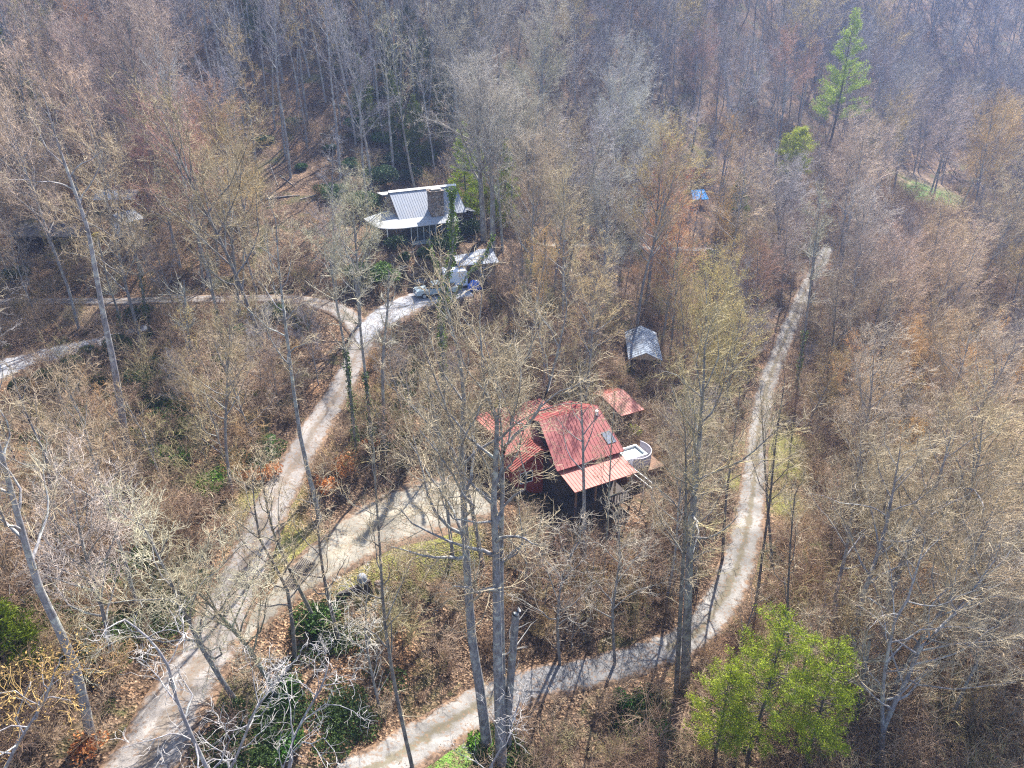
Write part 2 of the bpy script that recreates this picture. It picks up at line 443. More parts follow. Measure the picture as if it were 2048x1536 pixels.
# carve
def carve(S, half_extra=.35, fall=2.6, drop=.10):
    global GH
    X = np.array([s[:4] for s in S])
    x0, x1 = X[:,0].min()-8, X[:,0].max()+8; y0, y1 = X[:,1].min()-8, X[:,1].max()+8
    m = (GXX > x0) & (GXX < x1) & (GYY > y0) & (GYY < y1)
    px = GXX[m]; py = GYY[m]
    best = np.full(px.shape, 1e9); bz = np.zeros(px.shape); bw = np.zeros(px.shape)
    for s in X:
        d = (px - s[0])**2 + (py - s[1])**2
        k = d < best; best[k] = d[k]; bz[k] = s[2]; bw[k] = s[3]
    d = np.sqrt(best) - bw / 2 - half_extra
    t = np.clip(d / fall, 0, 1); t = t * t * (3 - 2 * t)
    g = GH[m]; GH[m] = (bz - drop) * (1 - t) + g * t
for k in ('forest_path', 'side_driveway', 'lower_lane', 'upper_road', 'main_road', 'driveway'):
    carve(roads[k][0])

# side roads dip under the main road where they join it
for nm_ in ('upper_road', 'driveway'):
    S_, mk_, lf_ = roads[nm_]; out_ = []
    for (x, y, z, w) in S_:
        m_ = min(roads['main_road'][0], key=lambda s: (s[0]-x)**2 + (s[1]-y)**2); d_ = math.hypot(m_[0]-x, m_[1]-y)
        k_ = min(1, max(0, (d_ - m_[3]*.35) / 3.0)); out_.append((x, y, z * k_ + (m_[2] - .07) * (1 - k_), w))
    roads[nm_] = (out_, mk_, 0.0)
    carve(out_, fall=1.5)
carve(roads['main_road'][0], fall=.8)
# building sites (world frames)
def frame(px, py, yaw):
    p = at(px, py)
    return p, yaw
WH = at(822, 492); WH_YAW = R(27)
RH = on_z(1150, 985, 4.2); RH_YAW = R(27)   # front-left corner of the lower porch roof
def flat(cx, cy, r, z, fall=3):
    d = np.sqrt((GXX - cx)**2 + (GYY - cy)**2) - r
    t = np.clip(d / fall, 0, 1); t = t*t*(3-2*t)
    GH[:] = z * (1-t) + GH * t

def strip(name, S, mat, lift, label, cut=None):
    V = []; Fc = []; UV = []; along = 0
    for i, (x, y, z, w) in enumerate(S):
        a = S[max(i-1, 0)]; b = S[min(i+1, len(S)-1)]
        t = Vector((b[0]-a[0], b[1]-a[1], 0)).normalized(); n = Vector((-t.y, t.x, 0))
        if i: along += (Vector((x, y)) - Vector(S[i-1][:2])).length
        jl = 1 + .09 * mnoise.noise(Vector((along * .5, 3.1, len(name)))); jr = 1 + .09 * mnoise.noise(Vector((along * .5, 9.7, len(name))))
        for k, u in enumerate((0, .04, .25, .5, .75, .96, 1)):
            e = (u - .5) * w * (jl if u < .5 else jr)
            zz = z + lift + (.05 if .2 < u < .8 else (.02 if .03 < u < .97 else -.16))
            V.append((x - n.x * e, y - n.y * e, zz)); UV.append((u, along / 4))
    for i in range(len(S) - 1):
        for k in range(6):
            a = i*7+k; Fc.append((a, a+1, a+8, a+7))
    o = mesh_obj(name, V, [tuple(reversed(f)) for f in Fc], mat, smooth=True)
    uvl = o.data.uv_layers.new(name='UVMap')
    for lp in o.data.loops: uvl.data[lp.index].uv = UV[lp.vertex_index]
    o['kind'] = 'structure'
    # make sure normals face up
    if o.data.polygons and o.data.polygons[len(o.data.polygons)//2].normal.z < 0: o.data.flip_normals()
    return o
for k, (S, mk, lift) in roads.items():
    strip(k, S, M[mk], lift, k)
# repaired asphalt stretch on the lower lane: rounded at its upper end
Ls = roads['lower_lane'][0]
def near_i(px, py):
    q = at(px, py); return min(range(len(Ls)), key=lambda i: (Ls[i][0]-q.x)**2 + (Ls[i][1]-q.y)**2)
i0, i1 = near_i(1020, 1392), near_i(1335, 1295)
seg = []
for i in range(i0, i1 + 1):
    e = min(1, math.sqrt(max(0.02, 1 - max(0, 1 - (i1 - i) * .6 / 1.5) ** 2)))
    x, y, z, w = Ls[i]; seg.append((x, y, z, 3.0 * e))
strip('asphalt_patch', seg, M['asphalt'], .03, 'patch')
Mn = roads['main_road'][0]
def near_m(px, py):
    c = at(px, py); return min(range(len(Mn)), key=lambda i: (Mn[i][0]-c.x)**2 + (Mn[i][1]-c.y)**2)
j0 = near_m(722, 690); nseg_ = len(Mn) - j0
strip('paved_turnaround', [(x, y, z, w * min(1.04, .15 + .9 * (i / 5) ** .5)) for i, (x, y, z, w) in enumerate(Mn[j0:])], M['pave'], .03, 'paved')
mb_ = at(1590, 845)
spur = lane([(1515,880,2.6),(1545,845,2.6),(1590,840,2.6),(1640,862,2.6),(1700,890,2.4)])
carve(spur, fall=1.8)
strip('spur_road', spur, M['gravel'], .01, 'spur')

# ---------------------------------------------------------------- white house, on a pad
HC, HS = math.cos(WH_YAW), math.sin(WH_YAW)
flat(WH.x + 5*HC - 3*HS, WH.y + 5*HS + 3*HC, 6.5, WH.z, 4)

M['metal_white'] = mat_simple('pale_metal_roofing', (.24, .27, .32), .7, .10, 1.2, .15, dirt=(.32, .29, .27), dirt_amt=.3, spec=.5)
M['metal_roof_white'] = mat_simple('white_porch_roofing', (.31, .33, .35), .85, .12, 1.6, 0, dirt=(.34, .27, .22), dirt_amt=.6, spec=.4)
M['wood_dark'] = mat_simple('dark_siding', (.055, .045, .042), .8, .3, 5)
M['wood_brown'] = mat_simple('brown_siding', (.17, .10, .065), .8, .3, 5)
M['frame_grey'] = mat_simple('grey_frame', (.36, .40, .42), .6, .12, 5)
M['screen'] = mat_simple('dark_screen', (.022, .035, .04), .25, .3, 2, spec=.5)
M['glass'] = mat_simple('window_glass', (.02, .025, .03), .08, .2, 2, spec=.8)
M['trim_white'] = mat_simple('white_trim', (.75, .75, .73), .5, .06, 5)
M['concrete'] = mat_simple('concrete', (.36, .35, .33), .9, .15, 6, dirt=(.18, .15, .12))
M['beige'] = mat_simple('beige_siding', (.46, .40, .31), .75, .12, 3, dirt=(.3, .22, .15), dirt_amt=.3)
M['redwall'] = mat_simple('red_siding', (.26, .05, .045), .7, .2, 3)
def mat_stone(name, cols, scale=2.2):
    m, nt, b = new_mat(name); c = coord(nt, 'Object')
    v = N(nt, 'ShaderNodeTexVoronoi'); v.inputs['Scale'].default_value = scale; L(nt, c, v.inputs['Vector'])
    s = N(nt, 'ShaderNodeSeparateColor'); L(nt, v.outputs['Color'], s.inputs[0])
    col = ramp(nt, s.outputs[0], [(i/(len(cols)-1), c_) for i, c_ in enumerate(cols)]).outputs[0]
    e = N(nt, 'ShaderNodeTexVoronoi', feature='DISTANCE_TO_EDGE'); e.inputs['Scale'].default_value = scale; L(nt, c, e.inputs['Vector'])
    f = ramp(nt, e.outputs['Distance'], [(.03, (1,)*3), (.09, (0,)*3)])
    col = mixc(nt, f.outputs[0], col, (.06, .055, .05))
    L(nt, col, b.inputs['Base Color']); bump(nt, b, e.outputs['Distance'], .8, .05)
    return m
M['stone'] = mat_stone('field_stone', [(.12,.10,.09),(.28,.22,.18),(.18,.13,.10),(.36,.31,.26),(.22,.19,.18)])
def mat_redroof(name, cs=((.20, .028, .028), (.27, .045, .038), (.34, .085, .06))):
    m, nt, b = new_mat(name); c = coord(nt, 'Object')
    n = noise_(nt, .8, 6, .7, c, .5)
    col = ramp(nt, n.outputs[0], [(.3, cs[0]), (.5, cs[1]), (.75, cs[2])]).outputs[0]
    n2 = noise_(nt, 3.5, 5, .7, c)
    col = mixc(nt, ramp(nt, n2.outputs[0], [(.6, (0,)*3), (.72, (.55,)*3)]).outputs[0], col, (.16, .06, .04))
    L(nt, col, b.inputs['Base Color']); b.inputs['Roughness'].default_value = .62; b.inputs['Specular IOR Level'].default_value = .35
    return m
M['red_roof'] = mat_redroof('red_metal_roofing')
M['sunlit_roof'] = mat_redroof('sunlit_red_roofing', [(.28, .065, .05), (.35, .10, .075), (.40, .16, .12)])  # same roofing, lighter: sunlight on the flatter planes painted into the colour
M['shaded_roof'] = mat_redroof('shaded_red_roofing', [(.19, .03, .032), (.235, .042, .04), (.28, .075, .06)])  # same roofing, darker: shade of the steep front slope painted into the colour

def ribbed(mb, A, B, C, D, n, th=.08, rib=.03, w=.05, mi=0, mr=None):
    """roof plane: A-B eave (left to right), D-C ridge. n ribs run from eave to ridge."""
    A, B, C, D = map(Vector, (A, B, C, D))
    nr = (B - A).cross(D - A).normalized()
    if nr.z < 0: nr = -nr
    v = [A, B, C, D]; lo = [p - nr * th for p in v]
    mb.add(v + lo, [(0,1,2,3), (7,6,5,4), (0,4,5,1), (1,5,6,2), (2,6,7,3), (3,7,4,0)], mi)
    for i in range(n + 1):
        t = i / n
        a = A.lerp(B, t); d = D.lerp(C, t)
        sa = (B - A).normalized() * w / 2
        p = [a - sa, a + sa, d + sa, d - sa]
        q = [x + nr * rib for x in p]; p = [x + nr * .004 for x in p]
        mb.add(p + q, [(4,5,6,7), (0,1,5,4), (1,2,6,5), (2,3,7,6), (3,0,4,7)], mi if mr is None else mr)

def window(parent, x, z, w, h, y, name='window', glass='glass', frm='trim_white', bars=0, axis='y', side=-1, t=.06):
    """window set in a wall plane (y const for axis 'y'); side = outward direction sign"""
    f = MB(); g = MB()
    def bx(mb, a0, z0, a1, z1, d0, d1):
        if axis == 'y': mb.box(a0, min(d0,d1), z0, a1, max(d0,d1), z1)
        else: mb.box(min(d0,d1), a0, z0, max(d0,d1), a1, z1)
    o0, o1 = y + side*.003, y + side*.07
    bx(f, x, z, x+t, z+h, o0, o1); bx(f, x+w-t, z, x+w, z+h, o0, o1)
    bx(f, x+t, z, x+w-t, z+t, o0, o1); bx(f, x+t, z+h-t, x+w-t, z+h, o0, o1)
    for k in range(bars):
        xx = x + w*(k+1)/(bars+1); bx(f, xx-t/3, z+t, xx+t/3, z+h-t, o0, o1 - side*.01)
    bx(g, x+t, z+t, x+w-t, z+h-t, o0, y + side*.03)
    fo = f.build(name, M[frm], parent); g.build('pane', M[glass], fo)
    return fo

wh = thing('white_roofed_house', 'house with ribbed pale metal roof, wraparound porch and stone chimney above the road', 'house', WH, WH_YAW)
# local: x along the front, y back, origin at front-left corner of the screened porch
w = MB()
w.box(-.6, 2.2, -1, 8.6, 8.8, 3.3)                      # body
w.prism([(2.2, 3.3), (8.8, 3.3), (5.5, 5.9)], -.6, 8.6, 'x')
w.build('wall', M['stone'], wh)
pr = MB(); pr.box(.2, .15, -1, 6.3, 2.19, .5); pr.build('porch_base', M['frame_grey'], wh)
sc = MB(); sc.box(.25, .2, .5, 6.25, 2.18, 2.55); sc.build('porch_screen', M['screen'], wh)
fr = MB()
for i in range(8):
    x = .2 + i * (6.1 / 7); fr.box(x-.05, .08, -.2, x+.05, .18, 2.6)
fr.box(.16, .06, 2.45, 6.4, .17, 2.62); fr.box(.16, .05, .42, 6.4, .165, .52)
fr.build('porch_frame', M['frame_grey'], wh)
# porch roof with rounded left corner wrapping the gable end
nseg = 10; outer = [(7.0, -.35), (.4, -.35)]; cxr, cyr, rr = -.2, 2.6, 2.95
for i in range(nseg + 1):
    a = -math.pi/2 - (math.pi/2) * i / nseg
    outer.append((cxr - .3 + rr * 1.25 * math.cos(a), cyr + rr * math.sin(a)))
outer.append((-4.2, 6.8))
inner = [(7.0, 2.3), (-.62, 2.3)] ; 
pr = MB()
mid = (-.62, 2.3)
top = []
for (x, y) in outer:
    if x > -.6: top.append((x, 2.3, 3.35))
    elif y < 3.0: top.append((-.62, 2.3, 3.35))
    else: top.append((-.62, y, 3.35))
bot = [(x, y, 2.62) for x, y in outer]
for i in range(len(outer) - 1):
    q = [bot[i], top[i], top[i+1], bot[i+1]]
    if Vector(q[1]) == Vector(q[2]): q = [bot[i], top[i], bot[i+1]]
    n = len(q); pr.add(q + [(a, b_, c - .09) for a, b_, c in q], [tuple(range(n)), tuple(range(2*n-1, n-1, -1))] + [(j, j+n, (j+1)%n+n, (j+1)%n) for j in range(n)])
pr.build('porch_roof', M['metal_roof_white'], wh)
for (x, y) in ((-2.9, .6), (-3.8, 2.2), (-4.0, 4.2), (-4.0, 6.5)):
    q = MB(); q.box(x-.06, y-.06, -1, x+.06, y+.06, 2.62); q.build('post', M['trim_white'], wh)
dk = MB(); dk.box(-3.9, .9, -.6, -.62, 6.7, -.02); dk.build('deck', M['wood_brown'], wh)
rf = MB()
ribbed(rf, (-.75, 1.7, 3.15), (8.9, 1.7, 3.15), (8.9, 5.5, 6.15), (-.75, 5.5, 6.15), 28, th=.1, rib=.022, w=.05, mr=1)
ribbed(rf, (8.9, 9.3, 3.15), (-.75, 9.3, 3.15), (-.75, 5.53, 6.15), (8.9, 5.53, 6.15), 28, th=.1, rib=.022, w=.05, mr=1)
M['rib_grey'] = mat_simple('weathered_rib', (.25, .28, .325), .6, .15, 3)
rfo = rf.build('roof', [M['metal_white'], M['rib_grey']], wh)
cap = MB(); cap.prism([(5.2, 6.06), (5.5, 6.28), (5.83, 6.06)], -.85, 9.0, 'x'); cap.build('ridge_cap', M['trim_white'], rfo)
ch = MB(); ch.box(3.7, 1.35, 2.9, 5.5, 2.75, 6.35); ch.box(3.58, 1.25, 6.35, 5.62, 2.85, 6.5)
cho = ch.build('chimney', M['stone'], wh)
cc = MB(); cc.box(4.0, 1.6, 6.5, 5.2, 2.5, 6.62); cc.box(3.9, 1.5, 6.62, 5.3, 2.6, 6.72); cc.build('chimney_cap', M['concrete'], cho)
bk = MB(); bk.slab([(-.2, 10.6, 4.6), (4.6, 10.6, 4.6), (4.6, 13.2, 4.4), (-.2, 13.2, 4.4)], .12); bk.build('rear_roof', M['metal_roof_white'], wh)
bw = MB(); bw.box(.1, 9.4, -.5, 4.3, 13, 4.25); bw.build('rear_wall', M['wood_brown'], wh)
sr = MB(); sr.box(8.62, 3.2, -1, 10.6, 7.6, 2.6); sr.build('side_wing', M['wood_dark'], wh)
sr = MB(); ribbed(sr, (10.9, 2.9, 2.7), (10.9, 7.9, 2.7), (8.4, 7.9, 3.3), (8.4, 2.9, 3.3), 8); sr.build('side_roof', M['metal_roof_white'], wh)
window(wh, 7.0, .9, 1.3, 1.5, 2.2, bars=1)
window(wh, 3.6, 1.0, 1.0, 1.4, -.6, axis='x', bars=1)
window(wh, 5.4, 1.0, 1.0, 1.4, -.6, axis='x', bars=1)
d = MB(); d.box(2.45, 2.19, -.02, 3.35, 2.21, 2.1, 0)
# stone steps down to the road
top_p = at(819, 505); bot_p = at(842, 566)
dv = (bot_p - top_p); nst = 15
ang = math.atan2(dv.y, dv.x)
st = thing('stone_steps', 'long flight of grey stone steps climbing the bank from the road to the house', 'steps', bot_p, ang + math.pi)
ln = Vector((dv.x, dv.y)).length
zt = top_p.z + .1 - bot_p.z
q = MB()
for i in range(nst):
    q.box(ln * i / nst, -.65, -1.0 + zt*i/nst, ln * (i + .72) / nst, .65, zt * (i + 1) / nst)
q.build('tread', M['concrete'], st)
for s in (-1, 1):
    q = MB()
    for i in range(nst):
        q.box(ln * i / nst, s*.82-.12, -1 + zt*i/nst, ln * (i + 1) / nst - .01, s*.82+.12, zt * (i + 1) / nst + .22 + .03 * math.sin(i*2.3))
    q.build('side_wall', M['stone'], st)

# ---------------------------------------------------------------- shed, box trailer, pickup, tarp beside the house
p = at(955, 562)
sh = thing('stone_shed', 'small stone shed with flat pale tin roof behind the box trailer', 'shed', p, R(14))
q = MB(); q.box(-2.2, 0, -1, 2.4, 3.6, 2.35); q.build('wall', M['stone'], sh)
q = MB(); ribbed(q, (-2.6, -.4, 2.4), (2.8, -.4, 2.4), (2.8, 4.0, 2.95), (-2.6, 4.0, 2.95), 10); q.build('roof', M['metal_white'], sh)
window(sh, .4, .6, 1.3, 1.2, 0, bars=2)
q = MB(); q.box(-1.4, -.05, 0, -.5, -.003, 1.9); q.build('door', M['wood_brown'], sh)

M['paint_white'] = mat_simple('white_paint', (.72, .74, .77), .4, .05, 2, spec=.5)
M['paint_silver'] = mat_simple('silver_blue_paint', (.42, .52, .55), .3, .08, 2, .3, spec=.6)
M['rubber'] = mat_simple('tyre_rubber', (.02, .02, .02), .8, .2, 6)
M['blue_tarp'] = mat_simple('blue_tarp', (.02, .12, .50), .45, .3, 3, spec=.5)
M['cyan_tarp'] = mat_simple('bright_blue_cover', (.02, .26, .62), .85, .2, 3, spec=.5)
def wheel(parent, x, y, r, wd):
    t = MB(); t.tube([(x, y - wd/2, r), (x, y + wd/2, r)], r, 16); o = t.build('wheel', M['rubber'], parent, smooth=False)
    h = MB(); s = 1 if y > 0 else -1
    h.tube([(x, y + s*(wd/2+.002), r), (x, y + s*(wd/2+.03), r)], r*.58, 12); h.build('rim', M['frame_grey'], o)
p = at(912, 583)
tr = thing('box_trailer', 'white enclosed box trailer parked beside the pickup below the house', 'trailer', p + Vector((0, .5, 0)), R(14))
q = MB()
q.prism([(-1.5, .45), (1.5, .45), (1.5, 2.35), (1.42, 2.45), (-1.42, 2.45), (-1.5, 2.35)], 0, 2.1, 'y'); q.build('body', M['paint_white'], tr)
q = MB(); q.box(-1.53, -.03, .42, 1.53, 2.13, .52); q.box(-2.5, .95, .40, -1.53, 1.15, .5); q.build('chassis', M['wood_dark'], tr)
for s in (0.06, 2.04): wheel(tr, .3, s, .33, .2)
q = MB(); q.box(1.502, .2, .6, 1.53, 1.9, 2.25); q.build('rear_door', M['trim_white'], tr)

p = at(872, 592)
tk = thing('pickup_truck', 'silver blue pickup truck parked on the road below the stone steps', 'truck', p + Vector((0, .2, .03)), R(198))
# profile side view in x (front +x), z
body = [(-2.6, .5), (2.55, .5), (2.62, .75), (2.55, 1.02), (1.35, 1.12), (.75, 1.12), (-2.6, 1.12)]
q = MB(); q.prism(body, -.92, .92, 'y'); q.build('body', M['paint_silver'], tk)
q = MB(); q.prism([(1.15, 1.12), (.45, 1.68), (-.55, 1.7), (-.75, 1.12)], -.80, .80, 'y'); cb = q.build('cab', M['paint_silver'], tk)
q = MB(); q.add([(1.13,-.72,1.18),(1.13,.72,1.18),(.53,.66,1.65),(.53,-.66,1.65)], [(0,1,2,3)]); 
q = MB(); q.prism([(1.19, 1.16), (1.165, 1.16), (.515, 1.655), (.53, 1.665)], -.7, .7, 'y'); q.build('windscreen', M['glass'], tk)
for s in (-1, 1):
    q = MB(); q.prism([(.92, 1.2), (.42, 1.6), (-.45, 1.6), (-.6, 1.2)], s*.803, s*.825, 'y'); q.build('side_window', M['glass'], tk)
    q = MB(); q.box(2.60, s*.75-.14, .72, 2.66, s*.75+.14, .92); q.build('headlight', M['trim_white'], tk)
    for x in (1.65, -1.65): wheel(tk, x, s*.84, .37, .22)
q = MB(); q.box(-2.5, -.75, 1.125, -.85, .75, 1.14); q.build('bed', M['wood_dark'], tk)
q = MB(); q.box(2.62, -.9, .48, 2.72, .9, .62); q.build('bumper', M['frame_grey'], tk)

def blob(name, loc, sx, sy, sz, mat, seed=0, parent=None, sub=3, amp=.18, freq=1.6):
    import bmesh
    bm = bmesh.new(); bmesh.ops.create_icosphere(bm, subdivisions=sub, radius=1)
    for v in bm.verts:
        n = mnoise.noise(v.co * freq + Vector((seed, seed*2.1, 0)))
        v.co = v.co * (1 + amp * n); v.co = Vector((v.co.x*sx, v.co.y*sy, max(v.co.z, -.25)*sz + .25*sz))
    me = bpy.data.meshes.new(name); bm.to_mesh(me); bm.free(); me.materials.append(mat)
    me.polygons.foreach_set('use_smooth', [True]*len(me.polygons))
    o = link(bpy.data.objects.new(name, me)); o.location = loc
    if parent: o.parent = parent
    return o
tag(blob('blue_tarp', at(945, 580) + Vector((.2, .1, 0)), .85, .7, 1.0, M['blue_tarp'], 3, amp=.45), 'crumpled bright blue tarp over a heap beside the white box trailer', 'tarp')

def ring(mb, r0, r1, z0, z1, k=28):
    v = []
    for j in range(k):
        a = 2*math.pi*j/k; c, s = math.cos(a), math.sin(a)
        v += [(r1*c, r1*s, z0), (r1*c, r1*s, z1), (r0*c, r0*s, z1), (r0*c, r0*s, z0)]
    f = []
    for j in range(k):
        a = 4*j; b_ = 4*((j+1) % k)
        for i in range(4): f.append((a+i, b_+i, b_+(i+1) % 4, a+(i+1) % 4))
    mb.add(v, f)

# ---------------------------------------------------------------- red-roofed house
flat(RH.x + 3.5, RH.y + 5.5, 5.0, RH.z - 4.0, 4)
rh = thing('red_roofed_house', 'rambling house with red ribbed metal roofs behind the tall central trees', 'house', (RH.x, RH.y, RH.z - 3.3), RH_YAW)
# local: origin under the front-left corner of the lower porch roof; z=3.3 is that eave
E = 3.3
# lower porch roof (front right)
q = MB(); ribbed(q, (0, 0, E), (6.4, 0, E), (6.4, 4.4, E+.65), (0, 4.4, E+.65), 20); q.build('porch_roof', M['sunlit_roof'], rh)
for x in (.3, 2.3, 4.3, 6.1):
    q = MB(); q.box(x-.07, .2, -2.5, x+.07, .34, E-.1); q.build('post', M['wood_brown'], rh)
q = MB(); q.box(.1, .1, .35, 6.3, 4.3, .5); q.build('porch_deck', M['wood_dark'], rh)
q = MB()
for i in range(22): q.box(.25 + i*.285, .12, .5, .31 + i*.285, .18, 1.4)
q.box(.1, .08, 1.4, 6.3, .22, 1.48); q.build('porch_railing', M['wood_dark'], rh)
# main hall: big front slope facing the camera
q = MB(); q.box(.2, 3.0, -3.5, 6.2, 12.0, E+.6); q.prism([(3.0, E+.6), (12.0, E+.75), (7.4, E+2.65)], .65, 6.2, 'x'); q.build('wall', M['wood_dark'], rh)
q = MB()
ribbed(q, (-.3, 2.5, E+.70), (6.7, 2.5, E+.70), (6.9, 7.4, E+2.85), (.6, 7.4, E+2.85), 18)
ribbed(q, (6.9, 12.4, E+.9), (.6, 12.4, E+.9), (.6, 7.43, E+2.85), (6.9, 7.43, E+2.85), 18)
q.build('roof', M['shaded_roof'], rh)
# left wing: ridge running left, long bright rear slope
q = MB(); q.box(-3.0, 7.0, -3.5, .19, 13.2, E+.75); q.prism([(7.0, E+.75), (13.2, E+.75), (8.6, E+1.75)], -3.0, .19, 'x'); q.build('wing_wall', M['redwall'], rh)
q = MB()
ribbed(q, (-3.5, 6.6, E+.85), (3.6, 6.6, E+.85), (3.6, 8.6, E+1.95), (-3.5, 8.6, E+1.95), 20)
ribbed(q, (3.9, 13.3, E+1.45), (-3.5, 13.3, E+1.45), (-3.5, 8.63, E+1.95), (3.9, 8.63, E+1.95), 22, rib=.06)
q.build('wing_roof', M['sunlit_roof'], rh)
# entry cross gable towards the camera
q = MB(); q.box(-2.8, 5.8, -3.5, .19, 6.95, E-.1); q.box(.191, 5.8, -3.5, 1.8, 6.2, E-.1); q.prism([(-2.8, E-.1), (1.8, E+.1), (-.4, E+1.1)], 5.8, 6.98, 'y'); q.build('entry_wall', M['redwall'], rh)
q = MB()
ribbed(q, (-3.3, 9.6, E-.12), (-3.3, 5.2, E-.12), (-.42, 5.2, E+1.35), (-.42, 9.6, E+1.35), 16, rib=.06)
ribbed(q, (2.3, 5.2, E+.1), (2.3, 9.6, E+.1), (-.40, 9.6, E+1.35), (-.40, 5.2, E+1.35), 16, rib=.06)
q.build('entry_roof', M['sunlit_roof'], rh)
window(rh, -2.2, 1.1, 1.3, 1.2, 5.8, bars=1)
window(rh, 1.8+.6, 1.0, 1.4, 1.4, 3.0, bars=1); window(rh, 4.3, 1.0, 1.4, 1.4, 3.0, bars=1)
window(rh, 8.6, 2.2, 1.1, 1.2, -3.0, axis='x', bars=1)
q = MB(); q.box(-.6, 5.74, .9, .15, 5.797, 2.8); q.build('door', M['redwall'], rh)
# vent pipe and skylight on the roof
q = MB(); q.tube([(6.3, 6.6, E+1.7), (6.3, 6.6, E+2.9)], .17, 10); q.build('vent_pipe', M['trim_white'], rh)
q = MB(); ribbed(q, (5.6, 3.5, E+1.20), (6.5, 3.5, E+1.20), (6.5, 4.7, E+1.73), (5.6, 4.7, E+1.73), 1, th=.02, rib=.02); M['flashing'] = mat_simple('dull_flashing', (.15, .17, .21), .85, .2, 4); q.build('skylight', M['flashing'], rh)
# rear-right lean-to with its own red roof
p = on_z(1243, 832, 2.6)
ou = thing('garden_shed', 'small open shed with red metal roof behind the red-roofed house', 'shed', (p.x, p.y, p.z - 2.6), RH_YAW)
q = MB(); ribbed(q, (0, 0, 2.6), (2.9, 0, 2.6), (2.9, 4.0, 3.1), (0, 4.0, 3.1), 9); ribbed(q, (2.9, 6.0, 2.4), (0, 6.0, 2.4), (0, 4.03, 3.1), (2.9, 4.03, 3.1), 9); q.build('roof', M['sunlit_roof'], ou)
q = MB(); q.box(.2, 1.6, -2, 2.7, 5.6, 2.45); q.build('wall', M['wood_brown'], ou)
for x in (.25, 2.65):
    q = MB(); q.box(x-.07, .2, -2.5, x+.07, .34, 2.55); q.build('post', M['wood_brown'], ou)
# hot tub with its deck rail on the right
p = at(1270, 925); zt_ = RH.z - 2.6
def on_local(px, py, z): return on_z(px, py, z)
p = on_z(1262, 905, zt_ + .9)
ht = thing('hot_tub', 'white rimmed hot tub with curved grey surround beside the red roofed house', 'hot tub', (p.x, p.y, zt_), RH_YAW)
M['tub'] = mat_simple('tub_water', (.30, .36, .36), .2, .6, 5, spec=.7)
q = MB()
for a_ in ((-1.25,-.95,1.25,-.80),(-1.25,.80,1.25,.95),(-1.25,-.80,-1.10,.80),(1.10,-.80,1.25,.80)): q.box(a_[0], a_[1], 0, a_[2], a_[3], .95)
q.build('rim', M['paint_white'], ht)
q = MB(); q.box(-1.09, -.79, 0, 1.09, .79, .72); q.build('water', M['tub'], ht)
q = MB(); k = 14; v = []
for j in range(k + 1):
    a_ = -2.2 + 2.75 * j / k; c_, s_ = math.cos(a_), math.sin(a_)
    v += [(.35+1.75*c_, .1+1.75*s_, -.4), (.35+1.75*c_, .1+1.75*s_, 1.15), (.35+1.68*c_, .1+1.68*s_, 1.15), (.35+1.68*c_, .1+1.68*s_, -.4)]
f = []
for j in range(k):
    for i in range(4): f.append((4*j+i, 4*j+4+i, 4*j+4+(i+1) % 4, 4*j+(i+1) % 4))
f += [(0,1,2,3), (4*k+3, 4*k+2, 4*k+1, 4*k)]
q.add(v, f); M['lilac_grey'] = mat_simple('pale_grey_plastic', (.40, .38, .44), .6, .08, 3); q.build('surround', M['lilac_grey'], ht)
q = MB(); q.box(-1.9, -2.2, -2.2, 2.4, 1.9, -.01); q.build('platform', M['wood_brown'], ht)
q = MB()
for a, b_ in (((-1.7,-1.0),(-1.5,-4.2)), ((-1.5,-4.2),(-1.45,-5.4))):
    for z in (.6, 1.15): q.tube([(a[0], a[1], z), (b_[0], b_[1], z)], .05, 6)
for x, y in ((-1.7,-1.0), (-1.6,-2.6), (-1.5,-4.2), (-1.45,-5.4)): q.tube([(x, y, -1.9), (x, y, 1.18)], .055, 6)
q.build('handrail', M['trim_white'], ht)
# water barrel at the left end
p = at(957, 908)
br = thing('rain_barrel', 'orange barrel with a white lid at the left end of the red-roofed house', 'barrel', p, 0)
M['orange'] = mat_simple('orange_plastic', (.45, .16, .05), .6, .2, 4)
q = MB(); q.tube([(0,0,0),(0,0,.3),(0,0,.7),(0,0,1.0)], [.34,.39,.39,.34], 16); q.build('body', M['orange'], br)
q = MB(); q.tube([(0,0,1.0),(0,0,1.06),(0,0,1.12)], [.40,.40,.2], 16); q.build('lid', M['paint_white'], br)

# ---------------------------------------------------------------- metal carport
p = at(1288, 752)
cpt = thing('metal_carport', 'pale blue-white steel carport standing alone in brush right of centre', 'carport', p, R(-5))
W2, Lc, zc = 1.95, 8.4, 2.3
q = MB()
prof = [(-W2-.12, zc-.12), (-W2/2-.06, zc+.36), (0, zc+.84), (W2/2+.06, zc+.36), (W2+.12, zc-.12)]
for i in range(4):
    (x0, z0), (x1, z1) = prof[i], prof[i+1]
    if i < 2: ribbed(q, (x0, Lc, z0), (x0, 0, z0), (x1, 0, z1), (x1, Lc, z1), 14, th=.04, rib=.03)
    else: ribbed(q, (x1, 0, z1), (x1, Lc, z1), (x0, Lc, z0), (x0, 0, z0), 14, th=.04, rib=.03)
M['metal_blue'] = mat_simple('galvanised_roofing', (.22, .27, .34), .7, .08, 1.5, .1, dirt=(.35, .33, .32), dirt_amt=.35, spec=.5)
q.build('roof', M['metal_blue'], cpt)
q = MB(); q.prism([(-W2, zc-.12), (W2, zc-.12), (0, zc+.76)], .12, .16, 'y'); q.build('gable_panel', M['beige'], cpt)
